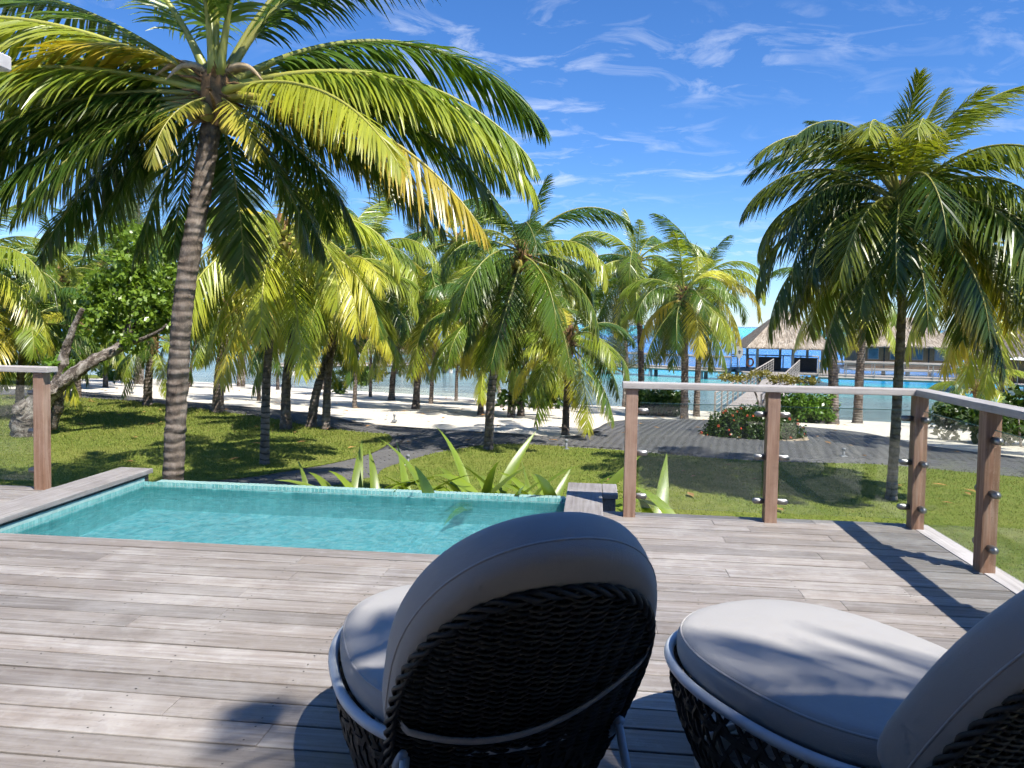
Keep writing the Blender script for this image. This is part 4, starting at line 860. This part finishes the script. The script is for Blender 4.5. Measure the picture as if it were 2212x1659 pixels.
# ------------------------------------------------------------------ lagoon buildings
def m_thatch():
    t = NT('dry_thatch'); v = t.coord('Object'); f = t.noise(v, 3.5, 6, .7); uv = t.n('ShaderNodeUVMap'); sp = t.n('ShaderNodeSeparateXYZ'); t.l(uv.outputs[0], sp.inputs[0])
    c = t.ramp(sp.outputs[1], [(0, (.20, .155, .11)), (.5, (.38, .315, .24)), (1, (.55, .475, .38))]); c = t.mix(t.rng(f, .35, .7, 0, .5), c, (.30, .255, .205)); t.pbr(c, .95, None, .1); return t.m
MTHATCH = m_thatch(); MWALL = MBROWN; MWIN = m_plain('dark_window_glass', (.10, .17, .20), .08, 3, .2, 0)
def thatch_roof(root, hx, hy, zE, zA, ridge=0., n=5200, seed=1, thick=.22):
    """hipped thatch roof: solid core plus strands laid down the slopes"""
    g = np.random.default_rng(seed); A = np.array([-ridge, 0, zA]); Bp = np.array([ridge, 0, zA]); c = [np.array(p) for p in ((-hx, -hy, zE), (hx, -hy, zE), (hx, hy, zE), (-hx, hy, zE))]
    V = [*c, *[p - np.array([0, 0, thick]) for p in c], A, Bp]; F = [(0, 1, 9, 8), (1, 2, 9), (2, 3, 8, 9), (3, 0, 8), (4, 5, 1, 0), (5, 6, 2, 1), (6, 7, 3, 2), (7, 4, 0, 3), (7, 6, 5, 4)]
    o = add('roof', mesh('roof', V, F, m_plain('thatch_core', (.30, .245, .185), .95, 6, .3, .4)), root)
    Q = [(c[0], c[1], A, Bp), (c[1], c[2], Bp, Bp), (c[2], c[3], Bp, A), (c[3], c[0], A, A)]; VV = []
    for e0, e1, a0, a1 in Q:
        ln = np.linalg.norm(e1 - e0); k = int(n * ln / (4 * (hx + hy))); s = g.random(k)[:, None]; rowi = np.floor(g.random(k) * 16) / 16; t = (1 - np.sqrt(1 - np.clip(rowi + g.uniform(-.02, .02, k), 0, .99)))[:, None]
        t[: k // 4] = g.uniform(-.015, .01, (k // 4, 1))
        p = (e0 + (e1 - e0) * s) * (1 - t) + (a0 + (a1 - a0) * s) * t; dn = nrm((e0 + (e1 - e0) * s) - (a0 + (a1 - a0) * s)); nn = nrm(np.cross(e1 - e0, a0 - e0 + 1e-6)); nn = nn if nn[2] > 0 else -nn
        L = g.uniform(.30, .55, k)[:, None]; w = nrm(e1 - e0) * g.uniform(.018, .045, k)[:, None]; p0 = p - dn * L * .55 + nn * .03; p1 = p + dn * L * .45 + nn * g.uniform(.03, .10, k)[:, None] + g.normal(0, .025, (k, 3)) - np.array([0, 0, .06]); VV.append(np.stack([p0 - w, p0 + w, p1 + w * .5, p1 - w * .5], 1).reshape(-1, 3))
    V = np.vstack(VV); m_ = len(V) // 4; o2 = add('thatch', mesh('thatch', V, np.arange(len(V)).reshape(-1, 4), MTHATCH, uv=np.stack([np.tile([0, 0, 1, 1.], m_), np.repeat(g.random(m_), 4)], 1)), o, kind='stuff')
WD = -2.1                                      # boardwalk level
def walkway(label, p0, p1, w, z0, z1, rails=(1, 1), piles=True, sides_z=1.0):
    p0 = np.array([*p0[:2], 0.]); p1 = np.array([*p1[:2], 0.]); d = p1 - p0; L = np.linalg.norm(d); rz = math.atan2(d[1], d[0]); root = empty('boardwalk', (p0[0], p0[1], 0), rz, label=label, cat='boardwalk')
    zf = lambda x: z0 + (z1 - z0) * x / L; n = int(L / .5); pl = box('plank', L / n - .012, w, .05, MPIER, 0)
    sl_ = -math.atan2(z1 - z0, L)
    for i in range(n): x = (i + .5) * L / n; add('plank', pl, root, (x, 0, zf(x)), (0, sl_, 0))
    for sd in (-1, 1):
        V, F = tube_arrays([(0, sd * (w / 2 - .04), z0 - .16), (L, sd * (w / 2 - .04), z1 - .16)], [.14, .14], 4); add('edge_beam', mesh('edge_beam', V, F, MPIER), root)
        if not rails[(sd + 1) // 2]: continue
        y = sd * (w / 2 + .02); k = max(2, int(L / 1.9) + 1)
        for i in range(k): x = L * i / (k - 1); add('rail_post', box('rail_post', .07, .07, 1.25, MPIER, 0), root, (x, y, zf(x) + .42))
        add('handrail', tube('handrail', [(0, y, z0 + 1.02), (L, y, z1 + 1.02)], .055, MPIER, 4, smooth=False), root)
        for hh in (.25, .45, .65, .85): add('rail_wire', tube('rail_wire', [(0, y, z0 + hh), (L, y, z1 + hh)], .016, MPIER, 4, smooth=False), root)
    if piles:
        for x in np.arange(1.2, L, 4.5):
            for sd in (-1, 1): add('pile', tube('pile', [(x, sd * w * .36, -4.2), (x, sd * w * .36, zf(x) - .12)], [.17, .17], MPAD, 8), root)
    return root
def at(px, py, z): p = PZ(px, py, z); return p
pc = PY(1692, 760, 64.0); pav = empty('thatched_pavilion', (pc[0], pc[1], 0), R(-8), label='open thatched pavilion standing over the lagoon on posts', cat='pavilion')
thatch_roof(pav, 3.4, 3.4, -.05, 2.95, .12, 7500, 1)
for x in (-2.5, 0.25, 2.5):
    for y in (-2.5, 2.5): add('roof_post', box('roof_post', .18, .18, 2.2, MPIER, 0), pav, (x, y, WD + 1.1))
for x in (-1.25, 1.6): 
    cn = add('bar_counter', box('bar_counter', 1.9, .7, 1.02, MDARKW, .02), pav, (x, -.4, WD + .53)); add('counter_top', box('counter_top', 2.05, .85, .06, MDARKW, .01), cn, (0, 0, .54))
add('platform', box('platform', 7.6, 7.4, .16, MPIER, .02), pav, (0, 0, WD - .06))
for x in (-3.2, 0, 3.2):
    for y in (-3.2, 3.2): add('pile', tube('pile', [(x, y, -4.4), (x, y, WD - .1)], [.2, .2], MPAD, 8), pav)
for x in np.linspace(-3.7, 3.7, 6): add('rail_post', box('rail_post', .08, .08, 1.1, MPIER, 0), pav, (x, 3.6, WD + .55))
add('handrail', tube('handrail', [(-3.7, 3.6, WD + 1.1), (3.7, 3.6, WD + 1.1)], .05, MPIER, 4, smooth=False), pav)
rp0 = G(1652, 905); rp1 = (pc[0] - 1.0, pc[1] - 3.6)
walkway('boardwalk ramp climbing from the beach to the thatched pavilion', (rp0[0] - .2, rp0[1] + 3.0), rp1, 1.9, -2.45, WD + .03)
w0 = (pc[0] + 2.0, pc[1] - 5.0); w1 = at(2140, 822, WD); walkway('boardwalk with pale railings running right from the pavilion', (pc[0] + 1.2, pc[1] - 4.4), (w1[0], w1[1]), 2.0, WD, WD + .05)
w2 = at(1300, 792, WD); walkway('boardwalk running left from the pavilion behind the palms', (w2[0], w2[1] + 6), (pc[0] - 3.9, pc[1] + .5), 2.0, WD, WD)
w3 = at(560, 792, WD); walkway('distant boardwalk in front of the left bungalows', (w3[0], w3[1] + 4), (w2[0] - 3, w2[1] + 8), 2.0, WD, WD)
# signs and the lifebuoy at the landing
MSIGN = m_plain('sign_paint', (.36, .34, .30), .6, 10, .1, .05); MORNG = m_plain('lifebuoy_orange', (.55, .16, .05), .6, 10, .15)
sp_ = PY(1597, 770, 61.0); sg = empty('paddle_sign', (sp_[0], sp_[1], WD), label='pale paddle shaped sign post at the end of the ramp', cat='sign')
add('pole', tube('pole', [(0, 0, 0), (0, 0, 1.2)], .035, MPIER, 6), sg)
V = [(.30 * math.sin(t_) * (1.0 - .25 * math.cos(t_)), y, 1.55 + .52 * -math.cos(t_)) for y in (-.03, .03) for t_ in np.linspace(0, 2 * math.pi, 16, endpoint=False)]
pb = add('paddle_board', mesh('paddle_board', V, [tuple(range(16)), tuple(range(31, 15, -1))] + [(k, 16 + k, 16 + (k + 1) % 16, (k + 1) % 16) for k in range(16)], MSIGN), sg)
V, F = boxes_arr([(0, -.036, 1.62, .26, .01, .05), (0, -.036, 1.50, .2, .01, .05), (0, -.036, 1.56, .05, .01, .3)]); add('painted_mark', mesh('painted_mark', V, F, MDARKW), pb)
lb = PY(1620, 793, 62.0); tt_ = np.linspace(0, 2 * math.pi, 20, endpoint=False)
lo = add('lifebuoy', tube('lifebuoy', [(.30 * math.cos(q), 0, .30 * math.sin(q)) for q in tt_], .07, MORNG, 8, True), None, (lb[0], lb[1], WD + .72), (0, 0, .3), label='orange lifebuoy ring hanging on the ramp railing', cat='lifebuoy')
lo2 = add('hook', tube('hook', [(0, .12, -.7), (0, .12, .35), (0, 0, .36)], .02, MGREY, 5), lo)

def bungalow(label, c, rz, hx, hy, zE, zA, ridge, seed, face_windows=3, n=5000):
    root = empty('overwater_bungalow', (c[0], c[1], 0), rz, label=label, cat='bungalow', group='thatched bungalows on stilts over the lagoon')
    thatch_roof(root, hx, hy, zE, zA, ridge, n, seed); wx, wy = hx - .75, hy - .75; wh = zE + .15 - WD
    add('wall', box('wall', wx * 2, wy * 2, wh, MWALL, .02), root, (0, 0, WD + wh / 2)); add('platform', box('platform', hx * 2 + 1, hy * 2 + 1, .18, MPIER, .02), root, (0, 0, WD - .1))
    for i in range(face_windows):
        x = -wx + (i + .5) * 2 * wx / face_windows; f = add('window', box('window', .95, .08, 1.05, MPIER, .01), root, (x, -wy - .03, WD + 1.35)); add('pane', box('pane', .8, .03, .9, MWIN, 0), f, (0, -.04, 0))
    for x in np.linspace(-wx, wx, 5): add('wall_batten', box('wall_batten', .1, .06, wh - .05, MDARKW, 0), root, (x, -wy - .035, WD + wh / 2 - .02))
    for x in (-hx + .3, 0, hx - .3):
        for y in (-hy + .3, hy - .3): add('stilt', tube('stilt', [(x, y, -4.6), (x, y, WD - .18)], [.2, .2], MPAD, 8), root)
    return root
b1 = PY(1935, 760, 72.0); bungalow('brown timber bungalow with thatch roof behind the boardwalk', b1, R(-6), 4.6, 3.2, .05, 2.6, 1.6, 11, 4)
b2 = PY(2235, 760, 56.0); bungalow('thatched bungalow cut by the right border behind the young palm', b2, R(10), 3.6, 3.2, -.20, 3.1, .4, 12, 3)
b3 = PY(815, 740, 88.0); bungalow('thatched bungalow half hidden behind the leaning shore palm', b3, R(12), 4.6, 3.6, .25, 3.2, 1.0, 13, 3)
b4 = PY(2075, 745, 100.0); bungalow('far small thatched bungalow left of the right border one', b4, R(0), 3.4, 3.2, -.2, 2.2, .4, 14, 2, 2600)
b5 = PY(560, 742, 110.0); bungalow('most distant thatched bungalow in the left background', b5, R(16), 4.6, 3.6, .2, 3.0, 1.0, 15, 3, 2600)
ub_ = PY(2200, 768, 47.0); um = empty('sun_parasol', (ub_[0], ub_[1], WD), label='small white sun parasol in front of the right bungalow', cat='parasol')
V = [(0, 0, 2.05)] + [(.62 * math.cos(q), .62 * math.sin(q), 1.86) for q in np.linspace(0, 2 * math.pi, 10, endpoint=False)]; add('canopy', mesh('canopy', V, [(0, 1 + k, 1 + (k + 1) % 10) for k in range(10)], m_plain('white_canvas', (.8, .8, .78), .8, 5, .05, .05)), um); add('pole', tube('pole', [(0, 0, -.1), (0, 0, 2.0)], .025, MPIER, 6), um)
pbx = G(1775, 913); add('planter_box', box('planter_box', .35, .35, .95, MDARKW, .015), None, (pbx[0] + .1, pbx[1], pbx[2] + .45), label='dark wooden planter post beside the glossy round shrub', cat='planter')

# ------------------------------------------------------------------ loungers
def m_fabric():
    t = NT('cushion_fabric'); v = t.coord('Object'); w = t.noise(v, 420, 2, .5); f = t.noise(v, 3, 4, .55)
    c = t.mix(t.rng(f, .35, .7, 0, .35), (.36, .347, .334), (.30, .29, .28)); t.pbr(c, .85, t.bump(t.math('ADD', t.math('MULTIPLY', w, .12), t.math('ADD', f, t.math('MULTIPLY', t.noise(t.coord('Object', (1, 1, 1)), 9, 3, .6, 1.2), .35))), .35, .02), .2, **{'Sheen Weight': .15}); return t.m
MFAB = m_fabric(); MWICK = m_plain('grey_brown_wicker', (.035, .031, .027), .6, 30, .35, .2); MTUBE = m_plain('pale_grey_powder_coat', (.52, .56, .60), .38, 20, .06, .02)
MSTRAP = m_plain('cushion_strap', (.42, .41, .40), .85, 60, .1, .1); MSEAM = m_plain('seam_piping', (.38, .36, .345), .85, 30, .1, .1)
SA, SB, SC = .42, .545, .0
def outline(n, k=1.0, ex=2.35, a=None, b=None, cyy=None):
    a = SA * k if a is None else a; b = SB * k if b is None else b; cyy = SC if cyy is None else cyy; t = np.linspace(0, 2 * math.pi, n, endpoint=False); c, s = np.cos(t), np.sin(t)
    return np.stack([a * np.sign(c) * np.abs(c) ** (2 / ex), cyy + b * np.sign(s) * np.abs(s) ** (2 / ex)], 1)
def puff(name, ring, z0, z1, mat, rr=.06, dome=.02, frame=None):
    """cushion: outline ring extruded with a rounded edge and a slightly domed top"""
    n = len(ring); c = ring.mean(0); prof = []; h = z1 - z0
    for t in np.linspace(-math.pi / 2, math.pi / 2, 11): prof.append((1 - (1 - math.cos(t) ** .75) * rr / .4, z0 + h / 2 + h / 2 * math.copysign(abs(math.sin(t)) ** .8, t)))
    ks = [(.0, z0), (.5, z0), (.78, z0)] + prof + [(.70, z1 + dome * .55), (.4, z1 + dome * .9), (.0, z1 + dome)]; V, F = [], []
    for k, z in ks:
        for p in ring: q = c + (p - c) * k; V.append((q[0], q[1], z))
    for i in range(len(ks) - 1):
        for j in range(n): F.append((i * n + j, i * n + (j + 1) % n, (i + 1) * n + (j + 1) % n, (i + 1) * n + j))
    V = np.array(V)
    if frame is not None: V = frame(V)
    return mesh(name, V, np.array(F), mat, True)
# backrest frame: x right, w up along the back, n out of the rear of the back
RHO = R(31); BO = np.array([0, -.555, .36]); BWv = np.array([0, -math.sin(RHO), math.cos(RHO)]); BNv = np.array([0, -math.cos(RHO), -math.sin(RHO)])
def back(x, w, n=0.): return BO + np.array([1., 0, 0]) * x + BWv * w + BNv * (n - .55 * x * x)
WA, WT, WBm = .335, .625, -.38
def whalf(w):                                   # half width of the wicker back at height w
    if w <= .12: return WA * (1 - .12 * ((.12 - w) / .38) ** 1.5)
    q = (w - .12) / (WT - .12); return WA * max(0, 1 - q ** 2.3) ** (1 / 2.3)
def wicker_back():
    parts = []; w = WBm; r = 0; pit = .0108
    while w < WT - .02:
        hw = whalf(w)
        if hw > .03:
            xs_ = np.linspace(-hw, hw, max(8, int(2 * hw / .0125))); P = [back(x, w + .0022 * math.sin(x * 40 + r), .008 * math.cos(math.pi * (x + 5) / .05 + r * math.pi)) for x in xs_]; parts.append(tube_arrays(P, .0049, 5))
        w += pit; r += 1
    for x in np.arange(-.30, .301, .05):
        ws = [q for q in np.linspace(WBm, WT, 40) if whalf(q) > abs(x) + .004]
        if len(ws) > 3: parts.append(tube_arrays([back(x, q, 0) for q in ws], .0055, 5))
    return merge(parts)
def arch(k=0., n=70):
    pts = [(-whalf(w) - k, w) for w in np.linspace(WBm, .12, 22)]
    for t in np.linspace(math.pi, 0, n): pts.append(((WA + k) * math.copysign(abs(math.cos(t)) ** (2 / 2.3), math.cos(t)), .12 + (WT - .12 + k) * abs(math.sin(t)) ** (2 / 2.3)))
    return pts + [(whalf(w) + k, w) for w in np.linspace(.12, WBm, 22)]
def resample(P, d):
    P = np.array(P); s = np.r_[0, np.cumsum(np.linalg.norm(np.diff(P, axis=0), axis=1))]; m_ = int(s[-1] / d); q = np.linspace(0, s[-1], m_); return np.stack([np.interp(q, s, P[:, i]) for i in range(P.shape[1])], 1)
def braid():
    A = resample(arch(.004), .009); parts = []
    for ph in (0, 2.1, 4.2):
        P = []
        for i, (x, w) in enumerate(A):
            a_ = i * .42 + ph; nx_ = np.array([x, w - .1]); nx_ = nx_ / (np.linalg.norm(nx_) + 1e-9) * .010 * math.cos(a_); P.append(back(x + nx_[0], w + nx_[1], .010 * math.sin(a_)))
        parts.append(tube_arrays(P, .0066, 6))
    return merge(parts)
ZR, ZB, KB = .375, .045, .80
def side_pt(t, q, off=0.):                      # point on the basket side; t around, q from rim (0) to foot (1)
    k = 1 + (KB - 1) * q ** 1.2 + .035 * math.sin(math.pi * q) + off; c, s = math.cos(t), math.sin(t); ex = 2.35
    return np.array([SA * k * math.copysign(abs(c) ** (2 / ex), c), SC + SB * k * math.copysign(abs(s) ** (2 / ex), s), ZR + (ZB - ZR) * q])
def basket():
    parts = []; N = 64
    def ribbon(P, wdt):
        P = np.array(P); T = nrm(np.gradient(P, axis=0)); out = P - np.array([0, SC, 0]); out[:, 2] = 0; out = nrm(out); sdir = nrm(np.cross(T, out)) * wdt / 2; th = out * .004; m_ = len(P); V = np.vstack([P - sdir + th, P + sdir + th, P + sdir - th, P - sdir - th]); F = []
        for i in range(m_ - 1):
            for a_ in range(4): b_ = (a_ + 1) % 4; F.append((a_ * m_ + i, a_ * m_ + i + 1, b_ * m_ + i + 1, b_ * m_ + i))
        parts.append((list(V), F))
    for i in range(N):
        t = 2 * math.pi * i / N
        for sg, ph in ((1, 0), (-1, math.pi)): ribbon([side_pt(t + sg * q * .34, q, .010 * math.sin(q * 6 * math.pi + ph)) for q in np.linspace(0.02, 1, 14)], .012)
    for q in (.22, .26, .52, .56, .80, .84): ribbon([side_pt(t, q, .012 * math.sin(t * 32)) for t in np.linspace(0, 2 * math.pi, 200)], .011)
    return merge(parts)
def bframe(V, nn=0.):                           # lay a flat cushion (x, y, thickness) onto the back
    return np.array([BO + np.array([1., 0, 0]) * x + BWv * y - BNv * (z + .42 * x * x) for x, y, z in V])
CA, CTop, CBot = .35, .745, -.12
rg_ = []
for t in np.linspace(0, 2 * math.pi, 72, endpoint=False):
    c, s = math.cos(t), math.sin(t); ex = 2.15 if s > 0 else 4.; cyb = .24; b = (CTop - cyb) if s > 0 else (cyb - CBot); rg_.append((CA * math.copysign(abs(c) ** (2 / ex), c), cyb + b * math.copysign(abs(s) ** (2 / ex), s)))
rg_ = np.array(rg_)
MESH = dict(seat=puff('seat_cushion', outline(80, .965), ZR - .02, ZR + .10, MFAB, .05, .022), backc=puff('back_cushion', rg_, .012, .165, MFAB, .05, .02, bframe))
V, F = wicker_back(); MESH['wick'] = mesh('wicker_back', V, F, MWICK, True)
V, F = braid(); MESH['braid'] = mesh('braided_edge', V, F, MWICK, True)
V, F = basket(); MESH['basket'] = mesh('woven_side', V, F, MWICK)
MESH['rim'] = tube('rim_tube', [(x, y, ZR) for x, y in outline(120, 1.015)], .0165, MTUBE, 10, True)
MESH['foot'] = tube('foot_tube', [(x, y, ZB - .02) for x, y in outline(100, KB)], .013, MTUBE, 8, True)
MESH['piping'] = tube('piping', [(x, y, ZR + .083) for x, y in outline(120, .938)], .0042, MSEAM, 6, True)
MESH['bpiping'] = tube('piping', bframe(np.array([(*((p - rg_.mean(0)) * .990 + rg_.mean(0)), .055) for p in rg_])), .0036, MSEAM, 6, True)
def strap_mesh():
    P, m_ = [], 60
    for i in range(m_):
        u = -1 + 2 * i / (m_ - 1); x = u * .335; n_ = .020 + .012 * (1 - u * u) - (.06 * max(0, abs(u) - .92) / .08); w = .16 + .10 * u + .085 * u * u - .015; P.append((x, w, n_))
    V, F = [], []; hw = .014
    for x, w, n_ in P: V += [back(x, w - hw, n_), back(x, w + hw, n_ + .002), back(x, w + hw, n_ + .006), back(x, w - hw, n_ + .004)]
    for i in range(m_ - 1):
        for k in range(4): F.append((i * 4 + k, i * 4 + (k + 1) % 4, i * 4 + 4 + (k + 1) % 4, i * 4 + 4 + k))
    return mesh('strap', V, F, MSTRAP, True)
MESH['strap'] = strap_mesh()
def strut(sd, a, b): return tube('strut', [a, b], .013, MTUBE, 8)
def lounger(label, x, y, rz):
    root = empty('wicker_lounger', (x, y, 0), rz, label=label, cat='lounger', group='wicker loungers on the deck')
    sc = add('seat_cushion', MESH['seat'], root); add('piping', MESH['piping'], sc); bc = add('back_cushion', MESH['backc'], root); add('piping', MESH['bpiping'], bc)
    wb = add('wicker_back', MESH['wick'], root, kind='stuff'); add('braided_edge', MESH['braid'], wb); add('strap', MESH['strap'], root); add('woven_side', MESH['basket'], root, kind='stuff'); add('rim_tube', MESH['rim'], root); add('foot_tube', MESH['foot'], root)
    for sd in (-1, 1):
        add('strut', strut(sd, back(sd * .30, .02, .03), np.array([sd * .34, -.66, .03])), root); add('strut', strut(sd, back(sd * .305, .03, .03), np.array([sd * .34, -.16, .03])), root)
    add('strut', strut(0, np.array([-.34, -.62, .03]), np.array([.34, -.62, .03])), root)
    return root
lounger('left wicker lounger with round dark back cushion in the foreground', -.14, 2.53, R(18))
lounger('right wicker lounger cut by the border with dappled pale seat', 1.03, 2.38, R(28))

# ------------------------------------------------------------------ the villa behind the photographer (only its eave tip shows, the unseen rest is shaped to shade the loungers)
villa = empty('villa', UV(0, 0, 0), -TH, label='villa with a pale grey roof edge poking in at the upper left', cat='villa')
MROOFD = m_plain('dark_thatch_roof', (.07, .055, .042), .95, 8, .3, .4); MSHADEW = m_plain('shade_wall', (.085, .06, .042), .8, 4, .2, .1); MFASC = m_plain('pale_fascia_board', (.55, .53, .52), .7, 12, .1, .1)  # roof and wall tones kept dark to cut bounce onto the loungers
add('wall', box('wall', 14.0, .2, 4.4, MSHADEW, .01), villa, (.4, -1.25, 2.1))  # unseen wall, made wide and high to block sky light from behind
add('wall', box('wall', .2, 2.6, 2.9, MSHADEW, .01), villa, (4.2, .0, 1.45))  # unseen side wall added to block sky light from the right
add('roof', box('roof', 6.4, 3.1, .22, MROOFD, .02), villa, (.47 + 3.2, 1.0 - 1.55, 3.1))
et = PY(27, 156, 5.2); eu, ev = et @ UX, et @ VX
add('eave', box('eave', 3.0, 1.6, .10, MFASC, .01), villa, (eu - 1.5, ev - .8, et[2] + .05), (0, 0, 0))
def hero_shade(root, c):                        # garden palm behind the villa: its fronds dapple the loungers
    for i, (az, e0, ln) in enumerate(((104, 6, 1.7), (66, -5, 1.5), (200, 24, 2.2), (225, 20, 2.4), (250, 30, 2.6), (290, 30, 2.6), (325, 20, 2.6), (0, 30, 2.2), (35, 10, 1.6))):
        q = pick(e0); put_frond(root, c, q[1], q[2], R(az), ln, GREENS[i % 5], .1)
_h0 = hero_shade
def hero_shade2(root, c):
    _h0(root, c)
    r_, l_ = frond(901, 26, 62, 70, 1., .011, 3, -62, lmax=.22); put_frond(root, c, r_, l_, R(192), 3.5, GREENS[0], .1)
palm('palm behind the villa whose fronds dapple the loungers', (6.6, -3.0, -1.0), (5.72, -1.75, 8.5), 3, .14, hero=hero_shade2, seed=41)
